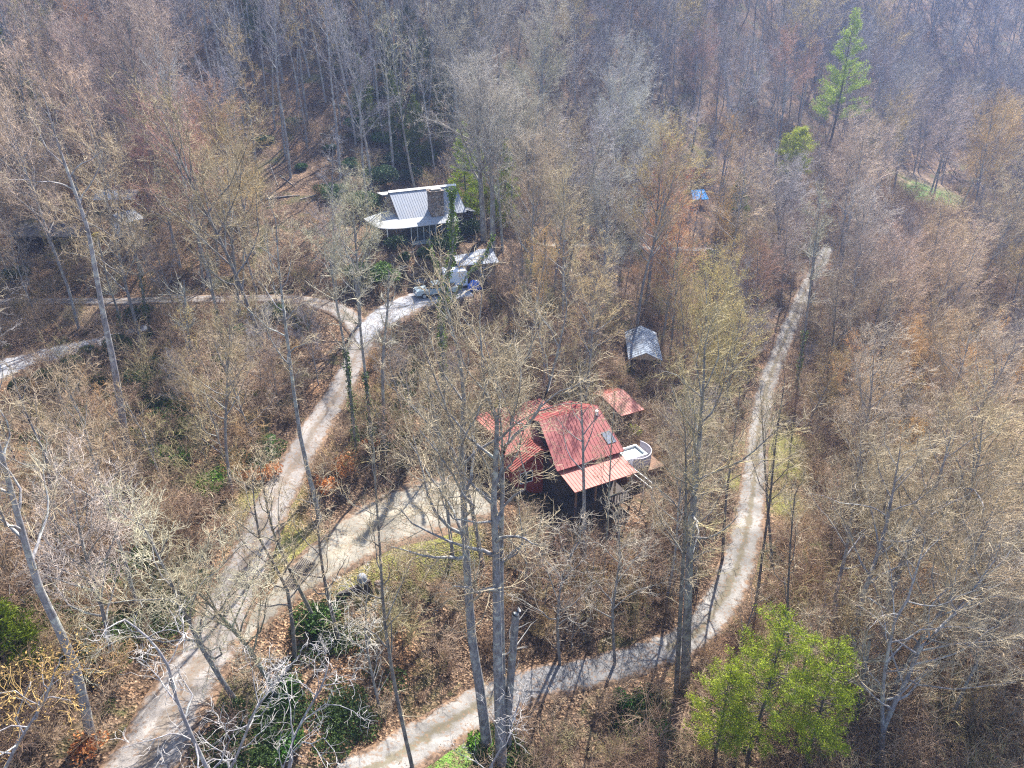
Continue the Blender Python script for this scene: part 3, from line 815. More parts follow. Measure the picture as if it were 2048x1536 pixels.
q = MB(); q.box(-W2, .3, -.5, -W2+.05, Lc-.2, zc-.1); q.box(W2-.05, .3, -.5, W2, Lc-.2, zc-.1); q.box(-W2+.06, Lc-.2, -.5, W2-.06, Lc-.15, zc-.1); q.build('side_panel', M['frame_grey'], cpt)
for s in (-1, 1):
    for y in (.2, 2.8, 5.4, 8.1):
        q = MB(); q.box(s*(W2-.09)-.04, y-.04, -.8, s*(W2-.09)+.04, y+.04, zc-.12); q.build('post', M['trim_white'], cpt)
tag(blob('covered_mower', at(1292, 752) + Vector((.1, 2, 0)), .8, 1.2, 1.0, M['wood_dark'], 5), 'dark covered heap stored inside the metal carport', 'heap')

# ---------------------------------------------------------------- outbuildings on the left
p = at(212, 446)
b1 = thing('red_cabin', 'small red cabin with pale blue metal roof among trees at far left', 'cabin', p + Vector((0, 3.6, 0)), R(3))
M['cabin_red'] = mat_simple('weathered_red_siding', (.12, .035, .03), .8, .25, 3)
q = MB(); q.box(-2.4, 0, -1, 2.6, 3.2, 2.5); q.build('wall', M['cabin_red'], b1)
q = MB(); ribbed(q, (-2.8, -.4, 2.5), (3.0, -.4, 2.5), (3.0, 1.7, 3.5), (-2.8, 1.7, 3.5), 12); ribbed(q, (3.0, 3.7, 2.5), (-2.8, 3.7, 2.5), (-2.8, 1.73, 3.5), (3.0, 1.73, 3.5), 12); q.build('roof', M['metal_blue'], b1)
window(b1, -.6, 1.0, 1.0, 1.1, 0, bars=1)
p = at(240, 474)
b2 = thing('beige_shed', 'beige gabled shed with white metal roof just in front of the red cabin', 'shed', p, R(-28))
q = MB(); q.box(-1.6, 0, -1, 1.6, 2.6, 2.3); q.prism([(-1.6, 2.3), (1.6, 2.3), (0, 3.1)], 0, 2.6, 'y'); q.build('wall', M['beige'], b2)
q = MB(); ribbed(q, (-1.95, 2.9, 2.18), (-1.95, -.3, 2.18), (-.003, -.3, 3.2), (-.003, 2.9, 3.2), 8); ribbed(q, (1.95, -.3, 2.18), (1.95, 2.9, 2.18), (.003, 2.9, 3.2), (.003, -.3, 3.2), 8); q.build('roof', M['metal_white'], b2)
q = MB(); q.box(-.5, -.05, 0, .5, -.003, 1.95); q.build('door', M['trim_white'], b2)
p = at(105, 505)
b3 = thing('dark_barn', 'long low dark barn with open bays at the far left edge', 'barn', p, R(-3))
q = MB(); q.box(-5, 3.4, -1, 4.2, 3.6, 2.4); q.box(-5, .3, -1, -4.85, 3.39, 2.4); q.box(4.05, .3, -1, 4.2, 3.39, 2.4); q.build('wall', M['wood_dark'], b3)
q = MB(); ribbed(q, (-5.4, -.3, 2.3), (4.6, -.3, 2.3), (4.6, 4.0, 2.95), (-5.4, 4.0, 2.95), 18)
M['dark_roof'] = mat_simple('dark_grey_roofing', (.045, .045, .055), .8, .2, 2, dirt=(.10, .075, .06)); q.build('roof', M['dark_roof'], b3)
for x in (-4.8, -1.8, 1.2, 4.1):
    q = MB(); q.box(x-.08, .1, -1, x+.08, .26, 2.25); q.build('post', M['wood_dark'], b3)
M['yellow'] = mat_simple('yellow_plastic', (.55, .42, .06), .6, .2, 4)
p = at(200, 482)
q = MB(); q.box(-.6, -.5, 0, .6, .5, .9); q.box(-.68, -.58, .9, .68, .58, 1.0); q.box(-.5,-.4,1.0,.5,.4,1.15)
tag(q.build('yellow_bin', M['yellow'], loc=p), 'yellow bin standing left of the beige shed', 'bin')
p = at(209, 500)
q = MB(); q.box(-.7, -.4, 0, .7, .4, .35); q.box(-.6, -.3, .35, .6, .3, .5); q.box(-.8,-.06,.5,.8,.06,.56)
tag(q.build('orange_crate', M['orange'], loc=p), 'low orange crate on the ground in front of the yellow bin', 'crate')

# ---------------------------------------------------------------- far dark roof and blue cover
p = at(1362, 362)
b4 = thing('dark_roofed_house', 'far house with dark grey hipped roof half hidden behind rust-coloured trees', 'house', p, R(12))
q = MB(); q.box(-5, 0, -2, 5, 7, 2.5); q.build('wall', M['wood_brown'], b4)
q = MB(); q.add([(-5.6,-.6,2.5),(5.6,-.6,2.5),(5.6,7.6,2.5),(-5.6,7.6,2.5),(-2.4,3.5,4.8),(2.4,3.5,4.8)], [(0,1,5,4),(1,2,5),(2,3,4,5),(3,0,4),(3,2,1,0)]); q.build('roof', M['dark_roof'], b4)
window(b4, -3, .8, 1.3, 1.3, 0, bars=1); window(b4, 1.6, .8, 1.3, 1.3, 0, bars=1)
p = at(1400, 412)
tg = thing('blue_pool_cover', 'bright blue covered frame between rust-coloured trees, far right of centre', 'pool cover', p, R(10))
q = MB(); ribbed(q, (-1.6, 0, 1.3), (1.6, 0, 1.3), (1.4, 2.4, 2.7), (-1.2, 2.4, 2.7), 5, th=.05, rib=.06, w=.14); q.build('cover', M['cyan_tarp'], tg)
for x in (-1.5, 1.5):
    q = MB(); q.tube([(x, .05, -.4), (x, .05, 1.22)], .05, 6); q.build('leg', M['trim_white'], tg)
    q = MB(); q.tube([(x*.85, 2.3, -.4), (x*.85, 2.3, 2.58)], .05, 6); q.build('leg', M['trim_white'], tg)

# ---------------------------------------------------------------- by the driveway
a = at(672, 1205); b_ = at(748, 1182)
dv = b_ - a; rw = thing('timber_retaining_wall', 'dark stacked timber retaining wall below the pale driveway', 'retaining wall', a, math.atan2(dv.y, dv.x))
ln = Vector((dv.x, dv.y)).length
for i in range(4):
    q = MB(); q.box(.05*i, -.08 + .04*i, -.6 + .3*i, ln - .04*i, .14 + .04*i, -.32 + .3*i); q.build('timber', M['wood_dark'], rw)
p = at(726, 1172)
M['urn'] = mat_simple('grey_drum', (.22, .24, .27), .55, .12, 5)
dr = thing('grey_drum', 'grey domed drum standing on the driveway edge above the timber wall', 'drum', p, 0)
q = MB(); q.tube([(0,0,0),(0,0,.1),(0,0,.9),(0,0,1.02),(0,0,1.1)], [.30,.34,.34,.26,.08], 18); q.build('body', M['urn'], dr, smooth=True)
q = MB(); ring(q, .345, .37, .55, .62, 18); q.build('band', M['frame_grey'], dr)
p = at(757, 1168)
tag(blob('stone', p, .35, .25, .25, M['stone'], 8, sub=2), 'pale rock lying right of the grey drum', 'rock')
# slatted gate / cattle grid on its side, between the two drives
a = at(583, 1180); b_ = at(618, 1130); dv = b_ - a
gr = thing('timber_slats', 'dark slatted timber screen between the road and the driveway', 'screen', a, math.atan2(dv.y, dv.x)); ln = dv.length
q = MB()
for i in range(9): q.box(-.1, -.45 + i*.12, .1 + i*.05, ln+.1, -.39 + i*.12, .16 + i*.05)
q.build('slat_panel', M['wood_dark'], gr)
for x in (0, ln/2, ln):
    q = MB(); q.box(x-.05, -.5, -.3, x+.05, .55, .08); q.build('bearer', M['wood_brown'], gr)

# ---------------------------------------------------------------- terrain meshes
def blotch(cs):
    out = np.zeros_like(GXX)
    for px, py, r in cs:
        q = at(px, py); d = np.sqrt((GXX-q.x)**2 + (GYY-q.y)**2)
        out = np.maximum(out, np.clip(1.6 - 1.6*d/r, 0, 1))
    return out
grass = blotch([(880,1085,2.8),(915,1070,2.6),(840,1108,2.2),(790,1130,2.0),(740,1155,1.8),(700,1180,1.6),(560,1090,4),(540,1000,3.5),(1555,890,4.5),(1565,940,3.5),(1462,960,2),(850,1098,2.4),(1570,1010,3)])
lush = blotch([(1850,375,14),(1865,392,12),(900,1530,2.6)])
dirt = blotch([(1830,350,10),(1790,352,6),(1380,480,5),(80,625,4),(30,625,4),(160,622,3),(1990,520,9)])
V = np.stack([GXX.ravel(), GYY.ravel(), GH.ravel()], 1)
idx = np.arange(nx*ny).reshape(ny, nx)
Q = np.stack([idx[:-1,:-1].ravel(), idx[:-1,1:].ravel(), idx[1:,1:].ravel(), idx[1:,:-1].ravel()], 1)
# outer ring joined to the same sheet: coarse grid points outside the fine rectangle
me = np_mesh('ground', V, Q, M['ground'], smooth=True)
for nm, arr in (('grass', grass), ('lush', lush), ('dirt', dirt)):
    at_ = me.attributes.new(nm, 'FLOAT', 'POINT'); at_.data.foreach_set('value', arr.ravel().astype(np.float32))
g = link(bpy.data.objects.new('ground', me)); g['kind'] = 'structure'
GZ = CH.copy()
ins = (CXX > GX0+4) & (CXX < GX1-4) & (CYY > GY0+4) & (CYY < GY1-4)
CZ = CH - np.where((CXX > GX0-1) & (CXX < GX1+1) & (CYY > GY0-1) & (CYY < GY1+1), .5, 0)
idc = np.arange(CXX.size).reshape(CXX.shape)
Q = np.stack([idc[:-1,:-1].ravel(), idc[:-1,1:].ravel(), idc[1:,1:].ravel(), idc[1:,:-1].ravel()], 1)
allin = ins[:-1,:-1] & ins[:-1,1:] & ins[1:,1:] & ins[1:,:-1]
Q = Q[~allin.ravel()]
me = np_mesh('hills', np.stack([CXX.ravel(), CYY.ravel(), CZ.ravel()], 1), Q, M['ground'], smooth=True)
g2 = link(bpy.data.objects.new('hills', me)); g2['kind'] = 'structure'

# ---------------------------------------------------------------- branching
class Tubes:
    def __init__(s): s.V = []; s.F = []; s.n = 0
    def add(s, P, Rr, k):
        """P: list of Vectors, Rr: radii, k sides (triangulated later by quads)"""
        n = len(P); base = s.n
        for i in range(n):
            d = P[min(i+1, n-1)] - P[max(i-1, 0)]
            if d.length_squared < 1e-12: d = Vector((0, 0, 1))
            d.normalize()
            a = Vector((d.y, -d.x, 0)) if abs(d.z) < .96 else Vector((0, d.z, -d.y))
            a.normalize(); b = d.cross(a); r = Rr[i]
            for j in range(k):
                t = 6.28318 * j / k; c = math.cos(t) * r; q = math.sin(t) * r
                s.V.append((P[i].x + a.x*c + b.x*q, P[i].y + a.y*c + b.y*q, P[i].z + a.z*c + b.z*q))
        for i in range(n - 1):
            for j in range(k):
                j2 = (j+1) % k
                s.F.append((base+i*k+j, base+i*k+j2, base+(i+1)*k+j2, base+(i+1)*k+j))
        s.n += n * k
    def data(s, name, mat, smooth=False):
        return np_mesh(name, np.array(s.V), np.array(s.F), mat, smooth=smooth)
def rvec(r):
    return Vector((r.gauss(0,1), r.gauss(0,1), r.gauss(0,1)))
def wander(r, p, d, length, n, bend, up=0.0):
    out = [p.copy()]; d = d.normalized(); st = length / n
    for i in range(n):
        d = (d + rvec(r) * bend + Vector((0, 0, up))).normalized()
        p = p + d * st; out.append(p.copy())
    return out
def perp(r, d, ang):
    """a direction at angle ang from d with random roll"""
    a = Vector((d.y, -d.x, 0)) if abs(d.z) < .95 else Vector((1, 0, 0))
    a.normalize(); b = d.cross(a).normalized(); t = r.uniform(0, 6.283)
    return (d * math.cos(ang) + (a * math.cos(t) + b * math.sin(t)) * math.sin(ang)).normalized()

def tree_meshes(name, seed, H=22, r0=.26, start=.45, spread=5.0, nlimb=16, dens=1.0, gnarl=.10, path=None, upness=.10, twig_r=.013, leaf=0.0, forks=0, mat_t='bark', mat_c='twig', top_r=.03, limb_el=(.55, .95), lstart_path=None, twk=3):
    r = random.Random(seed)
    T = Tubes(); C = Tubes(); leaves = []
    if path is None:
        n = 9; P = [Vector((0, 0, -.6))]; d = Vector((r.gauss(0, .05), r.gauss(0, .05), 1))
        P += wander(r, Vector((0, 0, 0)), d, H, n, .035, .03)
    else: P = path
    n = len(P) - 1
    L_ = [0]
    for i in range(n): L_.append(L_[-1] + (P[i+1]-P[i]).length)
    tot = L_[-1]
    def trunk_at(t):
        s = t * tot
        for i in range(n):
            if L_[i+1] >= s:
                u = (s - L_[i]) / max(1e-6, L_[i+1] - L_[i]); return P[i].lerp(P[i+1], u), (P[i+1]-P[i]).normalized()
        return P[-1], (P[-1]-P[-2]).normalized()
    rad = lambda t: top_r + (r0 - top_r) * (1 - t) ** .85
    R_ = [rad(l / tot) * (1.35 if i == 0 else 1) for i, l in enumerate(L_)]
    T.add(P, R_, 9)
    def twigs(path_, r_, length, count, level):
        m = len(path_) - 1
        for _ in range(count):
            t = r.uniform(.12, 1.0); k = min(int(t * m), m - 1); u = t * m - k
            p = path_[k].lerp(path_[k+1], u); d = (path_[k+1] - path_[k]).normalized()
            dd = perp(r, d, r.uniform(.5, 1.05)); l = length * r.uniform(.5, 1.25) * (1.1 - .45 * t)
            q = wander(r, p, dd, l, 2 if level else 3, .16 + gnarl, upness * 1.1)
            rr = r_ * r.uniform(.8, 1.2)
            C.add(q, [rr, rr * .75, rr * .4] if level else [rr, rr*.85, rr*.65, rr*.4], twk)
            if leaf and r.random() < leaf: leaves.append(q[-1])
            if level == 0: twigs(q, r_ * .72, length * .55, max(1, int(3.4 * dens * r.uniform(.6, 1.4))), 1)
    def limb(p, d, l, rb, lev=0):
        q = wander(r, p, d, l, 6, .10 + gnarl, upness)
        T.add(q, [rb * (1 - .82 * (i / 6) ** .9) for i in range(7)], 5 if lev == 0 else 4)
        ns = max(3, int(l * 1.9 * dens))
        for k in range(ns):
            t = .18 + .8 * (k + r.random()) / ns; kk = min(int(t * 6), 5); u = t * 6 - kk
            pp = q[kk].lerp(q[kk+1], u); dd = perp(r, (q[kk+1] - q[kk]).normalized(), r.uniform(.45, .95))
            dd.z += .12; dd.normalize()
            sl = l * .42 * (1.15 - .6 * t) * r.uniform(.6, 1.3)
            s_ = wander(r, pp, dd, sl, 4, .13 + gnarl, upness)
            rs = max(twig_r * 1.25, rb * .34 * (1 - .5 * t))
            C.add(s_, [rs, rs*.85, rs*.7, rs*.5, rs*.35], 3)
            twigs(s_, twig_r, min(1.3, sl * .6 + .3), max(3, int(sl * 3.6 * dens)), 0)
        twigs(q[3:], twig_r, .8, max(3, int(l * 1.2 * dens)), 0)
    az = r.uniform(0, 6.28)
    for i in range(nlimb):
        t = start + (1 - start) * ((i + r.random() * .8) / nlimb) * .97
        p, d = trunk_at(min(t, .985)); az += 2.4 + r.gauss(0, .4)
        tt = (t - start) / (1 - start)
        el = r.uniform(*limb_el) * (1 - .1) + .35 * tt
        dd = Vector((math.cos(az) * math.cos(el), math.sin(az) * math.cos(el), math.sin(el)))
        l = spread * (.55 + .75 * math.sin(math.pi * min(1, .25 + tt * .75))) * r.uniform(.7, 1.2)
        limb(p, dd, l, min(rad(t) * .62, .025 + l * .02))
    limb(P[-1], (P[-1]-P[-2]).normalized() , spread * .6, top_r)
    twigs(P[max(1, int(n*start)):], twig_r, 1.0, int(14 * dens), 0)
    # a few stubs and thin shoots down the bare stem
    for _ in range(5):
        p, d = trunk_at(r.uniform(.15, max(.2, start))); q = wander(r, p, perp(r, d, 1.1), r.uniform(.4, 1.8), 3, .15, .05)
        C.add(q, [.03, .025, .018, .008], 3); twigs(q, twig_r, .5, 2, 1)
    tm = T.data(name + '_trunk', M[mat_t], True); cmats = M[mat_c]
    cm = C.data(name + '_crown', cmats)
    if leaves:
        cm = add_cards(cm, leaves, .055, r.randint(0, 9999), M['bud'], 3, .16, (C,))
    return tm, cm
def cards(points, size, seed, per=1, scatter=0.1, aspect=.55, droop=0):
    """small leaf quads scattered round points -> V, F"""
    g = np.random.default_rng(seed); P = np.repeat(np.asarray(points, float).reshape(-1, 3), per, 0)
    n = len(P); P = P + g.normal(0, scatter, (n, 3))
    a = g.normal(0, 1, (n, 3)); a[:, 2] -= droop; a /= np.linalg.norm(a, axis=1)[:, None]
    b = g.normal(0, 1, (n, 3)); b -= (a*b).sum(1)[:, None]*a; b /= np.linalg.norm(b, axis=1)[:, None]
    s = size * g.uniform(.6, 1.4, n)[:, None]; a *= s; b *= s * aspect
    V = np.stack([P - a*.2 , P + a*.6 + b, P + a*1.7, P + a*.6 - b], 1).reshape(-1, 3)
    Fq = np.arange(n*4).reshape(n, 4)
    return V, Fq
def add_cards(me, pts, size, seed, mat, per, scatter, tubes):
    C = tubes[0]; V1 = np.array(C.V); F1 = np.array(C.F)
    V2, F2 = cards([tuple(p) for p in pts], size, seed, per, scatter)
    mi = np.concatenate([np.zeros(len(F1)), np.ones(len(F2))])
    nm = me.name; bpy.data.meshes.remove(me)
    return np_mesh(nm, np.concatenate([V1, V2]), np.concatenate([F1, F2 + len(V1)]), [M['twig'] if mat.name == 'dry_crown_leaf' else M['twig'], mat], mi)

# ---------------------------------------------------------------- tints by place: colour of crowns as the woods show them
TINTS = [  # px, py, radius, colour, leafy
 (1430,640,120,(.46,.39,.20),1),(1300,640,110,(.48,.38,.20),1),(1460,350,85,(.50,.33,.14),1),(1365,385,75,(.46,.20,.11),1),(1385,470,60,(.48,.28,.16),1),
 (1880,690,200,(.58,.38,.19),1),(2000,640,90,(.58,.36,.16),1),(1700,800,130,(.44,.33,.22),1),(1600,740,80,(.44,.33,.20),1),(340,370,50,(.38,.22,.17),0),(425,400,40,(.38,.24,.19),0),
 (130,30,80,(.50,.27,.15),1),(60,70,50,(.46,.40,.22),0),(1180,45,50,(.50,.22,.12),1),(1690,215,45,(.52,.24,.12),1),(1890,80,60,(.50,.30,.20),0),(1960,340,60,(.52,.38,.20),0),
 (1000,620,80,(.46,.37,.18),1),(1020,560,70,(.46,.33,.16),1),(960,230,150,(.40,.37,.31),0),(1120,250,160,(.38,.35,.27),0),(1230,330,140,(.38,.36,.33),0),
 (620,520,140,(.42,.39,.24),0),(130,330,180,(.48,.38,.29),0),(200,180,170,(.46,.36,.30),0),(1740,480,160,(.48,.40,.31),0),(1850,560,200,(.52,.41,.30),0),
 (1650,430,90,(.48,.42,.34),0),(1840,280,80,(.46,.40,.33),0),(1930,950,270,(.52,.42,.30),0),(1100,760,170,(.50,.42,.26),0),(1380,800,150,(.50,.43,.25),0),
]
def tint(px, py, r):
    best = None; bd = 1.0
    for x, y, rad, c, lf in TINTS:
        d = math.hypot(px - x, py - y) / rad
        if d < bd: bd = d; best = (c, lf)
    if best is None:
        c = (.29, .275, .285) if py < 300 else (.46, .375, .27); lf = 0  # upper slope cooler and darker: its shade is painted into the crown tint
        if r.random() < .22: c = (.48, .38, .20)
        if r.random() < .08: c = (.40, .26, .19)
    else: c, lf = best
    m_ = sum(c) / 3; c = tuple(max(.03, (m_ + (v - m_) * 1.2) * 1.0) for v in c)
    k = r.uniform(.75, 1.25)
    return (c[0]*k, c[1]*k*r.uniform(.95, 1.05), c[2]*k*r.uniform(.9, 1.1), 1), lf

# ---------------------------------------------------------------- prototypes (mesh data only)
PROTO = []
for i, (H, r0, st_, sp, nl, up) in enumerate([(22,.20,.42,5.6,18,.09),(24,.23,.48,5.4,17,.12),(20,.19,.30,6.2,20,.07),(25,.21,.50,5.0,17,.14),
                                              (18,.17,.28,5.6,19,.09),(23,.27,.32,7.2,22,.06),(21,.17,.42,4.8,17,.15)]):
    PROTO.append((H,) + tree_meshes('bare%d' % i, 100+i, H, r0, st_, sp, nl, .9, .06, upness=up))
LEAFY = []
for i, (H, r0, st_, sp, nl, up) in enumerate([(17,.19,.30,4.6,16,.10),(19,.20,.35,4.2,15,.12),(15,.17,.25,4.4,16,.09)]):
    LEAFY.append((H,) + tree_meshes('leafy%d' % i, 200+i, H, r0, st_, sp, nl, .75, .06, upness=up, leaf=.9))
POLE = []
for i, (H, r0, st_, sp, nl) in enumerate([(24,.21,.60,4.0,13),(26,.24,.64,4.2,12),(22,.17,.55,3.6,13)]):
    POLE.append((H,) + tree_meshes('pole%d' % i, 350+i, H, r0, st_, sp, nl, .8, .05, upness=.12))
SMALL = []
for i, (H, r0, st_, sp, nl) in enumerate([(10,.10,.25,2.6,12),(12,.11,.3,2.8,12),(8,.08,.2,2.4,11)]):
    SMALL.append((H,) + tree_meshes('young%d' % i, 300+i, H, r0, st_, sp, nl, .8, .08))
FARP = []
for i, (H, r0, st_, sp, nl, up) in enumerate([(22,.20,.34,6.8,18,.09),(24,.22,.42,6.2,17,.12),(20,.18,.28,7.2,19,.07),(23,.20,.38,6.4,18,.09)]):
    FARP.append((H,) + tree_meshes('far%d' % i, 400+i, H, r0, st_, sp, nl, .66, .06, upness=up, twig_r=.021, mat_t='bark_far', mat_c='twig_far'))

def place_tree(proto, loc, rz, sc, col, name, label, group=None, tcol=(1,1,1,1), lean=(0, 0), cat='tree'):
    H, tm, cm = proto
    o = thing(name, label, cat, loc, rz, group); o.scale = (sc, sc, sc * 1.0); o.rotation_euler = (lean[0], lean[1], rz)
    t = link(bpy.data.objects.new('trunk', tm)); t.parent = o; t.color = tcol
    c = link(bpy.data.objects.new('crown', cm)); c.parent = o; c.color = col
    return o

# ---------------------------------------------------------------- hero trees traced from where their stems stand
def stem_path(pix, depth_y=None, lean_y=0.0, extra=None):
    """pixels of the stem, base first -> world base and local path, stem in a vertical plane through its base"""
    if depth_y is None:
        b = at(*pix[0]); y0 = b.y
    else:
        b = on_y(pix[0][0], pix[0][1], depth_y); y0 = depth_y
    P = []
    for i, (px, py) in enumerate(pix):
        q = on_y(px, py, y0 + lean_y * i); P.append(q)
    gz = hgt(P[0].x, P[0].y)
    base = Vector((P[0].x, P[0].y, gz))
    if depth_y is not None and P[0].z > gz + .5:      # stem goes on below the frame
        d = (P[1] - P[0]).normalized(); k = (P[0].z - gz) / max(.3, d.z); base = P[0] - d * k
        base.z = hgt(base.x, base.y); P = [base] + P
    P = [p - base for p in P]
    # resample smoothly
    S = [Vector(s) for s in catmull([list(p) for p in P], 1.5)]
    S = [Vector((0, 0, -.7))] + S[0:] if True else S
    out = [S[0]]
    for p in S[1:]:
        if (p - out[-1]).length > .35: out.append(p)
    return base, out
def hero(pix, label, r0, name='bare_tree', depth=None, lean_y=0.0, extra_top=None, col=(.46,.385,.26,1), tcol=(1,1,1,1), group='tall bare trees near the lanes', seed=0, **kw):
    base, path = stem_path(pix, depth, lean_y)
    tm, cm = tree_meshes('hero', 1000 + seed, path=path, r0=r0, **kw)
    o = thing(name, label, 'tree', base, 0, group)
    t = link(bpy.data.objects.new('trunk', tm)); t.parent = o; t.color = tcol
    c = link(bpy.data.objects.new('crown', cm)); c.parent = o; c.color = col
    return o, base, path
PALE = (.55, .52, .45, 1)
GH_ = 'tall bare trees near the lanes'
heroes = []
def H_(*a, **k):
    o = hero(*a, seed=len(heroes) + 1, **k); heroes.append(o); return o
blu = (1.05, 1.08, 1.15, 1)
H_([(182,1478),(150,1330),(80,1180),(30,1010),(0,900),(-60,700)], 'leaning pale grey bare tree left of the main road at lower left corner', .27, tcol=(1.3,1.3,1.35,1), start=.55, spread=4, nlimb=12, dens=.8, gnarl=.1)
H_([(262,960),(240,800),(222,700),(205,620),(180,480),(163,420),(120,300),(90,200)], 'tall smooth straight bare tree crossing the left side driveway', .33, tcol=(1.3,1.25,1.3,1), start=.74, spread=3.4, nlimb=9, dens=.6)
H_([(640,1040),(600,870),(575,680),(560,560),(552,450)], 'slim leaning bare tree at the orange-leaved bend of the main road', .2, tcol=(1.15,1.2,1.25,1), start=.5, spread=3.6, nlimb=14, dens=.9)
H_([(975,1500),(958,1366),(944,1279),(932,1105),(927,1000),(922,893),(928,800),(915,700),(890,600)], 'left of the three thick grey trunks standing before the red roofed house', .36, tcol=blu, start=.50, spread=5.5, nlimb=14, dens=.85, gnarl=.12, lean_y=.25)
H_([(1003,1536),(995,1300),(992,1100),(987,1010),(994,843),(972,790),(960,660)], 'middle of the three thick grey trunks, dividing before the red roof', .38, tcol=blu, start=.48, spread=5.5, nlimb=13, dens=.85, gnarl=.12, lean_y=.2)
H_([(1008,1500),(1002,1200),(1004,995),(1010,893),(1057,849),(1095,780),(1130,640)], 'grey tree stem leaning right just beside the middle thick trunk', .24, tcol=blu, start=.52, spread=4.5, nlimb=12, dens=.8, gnarl=.12)
H_([(825,1536),(795,1400),(770,1250),(760,1100),(750,960),(748,900)], 'thin dark bare tree rising through the leaf-covered bank left of centre', .13, tcol=(.8,.78,.75,1), start=.4, spread=2.8, nlimb=12, dens=.8)
H_([(1370,1375),(1380,1100),(1392,960),(1405,800),(1410,690)], 'large bare tree with yellowish crown right of the red roofed house', .38, col=(.44,.37,.20,1), start=.5, spread=4.8, nlimb=16, dens=.8, lean_y=.2)
H_([(1352,1395),(1362,1200),(1372,1000),(1370,860)], 'dark slimmer bare tree standing left of the large yellowish crowned one', .2, tcol=(.7,.68,.65,1), start=.5, spread=4, nlimb=12, dens=.8)
H_([(1512,1215),(1525,1110),(1540,1000),(1552,880),(1570,760)], 'thin dark leaning tree on the right edge of the lower lane', .13, tcol=(.55,.5,.5,1), start=.5, spread=3, nlimb=10, dens=.7)
H_([(1674,1290),(1671,1195),(1690,1115),(1700,1052),(1722,900)], 'leftmost of the four pale stems right of the green pine', .2, tcol=(1.2,1.2,1.3,1), start=.45, spread=4.5, nlimb=14, dens=.9, lean_y=.2)
H_([(1693,1375),(1718,1223),(1742,1147),(1774,1045),(1800,900)], 'second pale stem from the green pine, leaning right', .24, tcol=(1.2,1.2,1.3,1), start=.45, spread=5, nlimb=15, dens=.9, lean_y=.2)
H_([(1745,1350),(1770,1227),(1798,1140),(1837,1063),(1864,1000),(1900,880)], 'thickest pale leaning trunk right of the green pine', .34, tcol=(1.2,1.2,1.3,1), start=.42, spread=5.5, nlimb=16, dens=.9, lean_y=.25)
H_([(1765,1460),(1766,1366),(1789,1244),(1815,1200),(1850,1080)], 'left stem of the forked pale tree at lower right', .16, tcol=(1.25,1.25,1.35,1), start=.35, spread=4, nlimb=12, dens=.8, depth=29)
H_([(1745,1560),(1770,1450),(1812,1363),(1843,1293),(1906,1230),(1990,1120)], 'right stem of the forked pale tree at lower right', .2, tcol=(1.25,1.25,1.35,1), start=.38, spread=5, nlimb=14, dens=.8, depth=29)
H_([(590,1320),(575,1180),(520,1080),(505,960)], 'bare tree leaning left between the main road and the driveway', .15, tcol=(.75,.72,.7,1), start=.35, spread=3.4, nlimb=13, dens=.8)
H_([(640,1260),(600,1180),(545,1060),(520,930)], 'mossy leaning tree between the driveway and the main road', .15, tcol=(.8,.8,.7,1), start=.4, spread=3.2, nlimb=12, dens=.8)
H_([(680,1285),(655,1190),(640,1100),(630,980)], 'dark bent tree at the near end of the timber retaining wall', .15, tcol=(.8,.75,.72,1), start=.35, spread=3.2, nlimb=12, dens=.8)
H_([(560,1400),(500,1300),(440,1230),(390,1180)], 'moss-stained tree leaning over the fork of the road', .2, tcol=(.9,.92,.7,1), start=.35, spread=4.5, nlimb=14, dens=.8, gnarl=.1)
H_([(965,1130),(940,1000),(905,900),(850,840),(790,780)], 'long bare tree arching left over the pale parking area', .2, tcol=(.85,.85,.9,1), start=.35, spread=3.8, nlimb=11, dens=.65)
H_([(905,1110),(890,980),(875,860),(858,790)], 'straight slender tree at the grassy edge of the parking area', .16, tcol=(.9,.92,.95,1), start=.4, spread=3.6, nlimb=12, dens=.8)
H_([(1170,1150),(1168,1000),(1165,860),(1160,760)], 'straight grey trunk standing before the red porch roof', .2, tcol=blu, start=.55, spread=3.6, nlimb=9, dens=.7)
H_([(1205,1180),(1215,1050),(1222,900),(1228,820)], 'slim double-looking tree at the right corner of the red porch', .1, tcol=(1.0,1.05,.95,1), start=.45, spread=2.6, nlimb=11, dens=.7)
H_([(480,640),(470,540),(462,460),(455,330)], 'bare tree rising behind the upper road near its left end', .22, start=.45, spread=4, nlimb=14)
H_([(985,500),(985,400),(978,280),(975,200)], 'thick straight tree right of the white roofed house', .42, tcol=(1.2,1.15,1.1,1), start=.45, spread=6.5, nlimb=18, col=(.48,.44,.36,1), dens=.9)
H_([(968,480),(962,380),(955,260),(950,170)], 'tall twin tree with broad pale crown behind the white roofed house', .45, tcol=(1.1,1.05,1.0,1), start=.40, spread=7.5, nlimb=20, col=(.46,.42,.37,1), dens=.9)
H_([(1005,500),(1000,420),(995,330),(1000,250)], 'slender pale tree right of the stone shed', .2, tcol=(1.3,1.35,1.3,1), start=.35, spread=4, nlimb=16, col=(.46,.46,.38,1), dens=.8)
H_([(1620,640),(1625,560),(1632,480),(1640,400)], 'tree standing at the far end of the lower lane', .22, start=.4, spread=4, nlimb=14, col=(.48,.46,.32,1))
H_([(470,1400),(400,1290),(335,1150),(285,1050)], 'pale twiggy tree leaning left over the ivy bank, beside the road edge', .16, col=(.52,.48,.34,1), start=.3, spread=4.5, nlimb=16, dens=1.0, gnarl=.16)
H_([(230,1330),(200,1200),(165,1090),(150,1000)], 'pale twiggy tree in the middle of the lower left woods', .14, col=(.52,.44,.38,1), start=.3, spread=4.2, nlimb=15, dens=1.0, gnarl=.15)
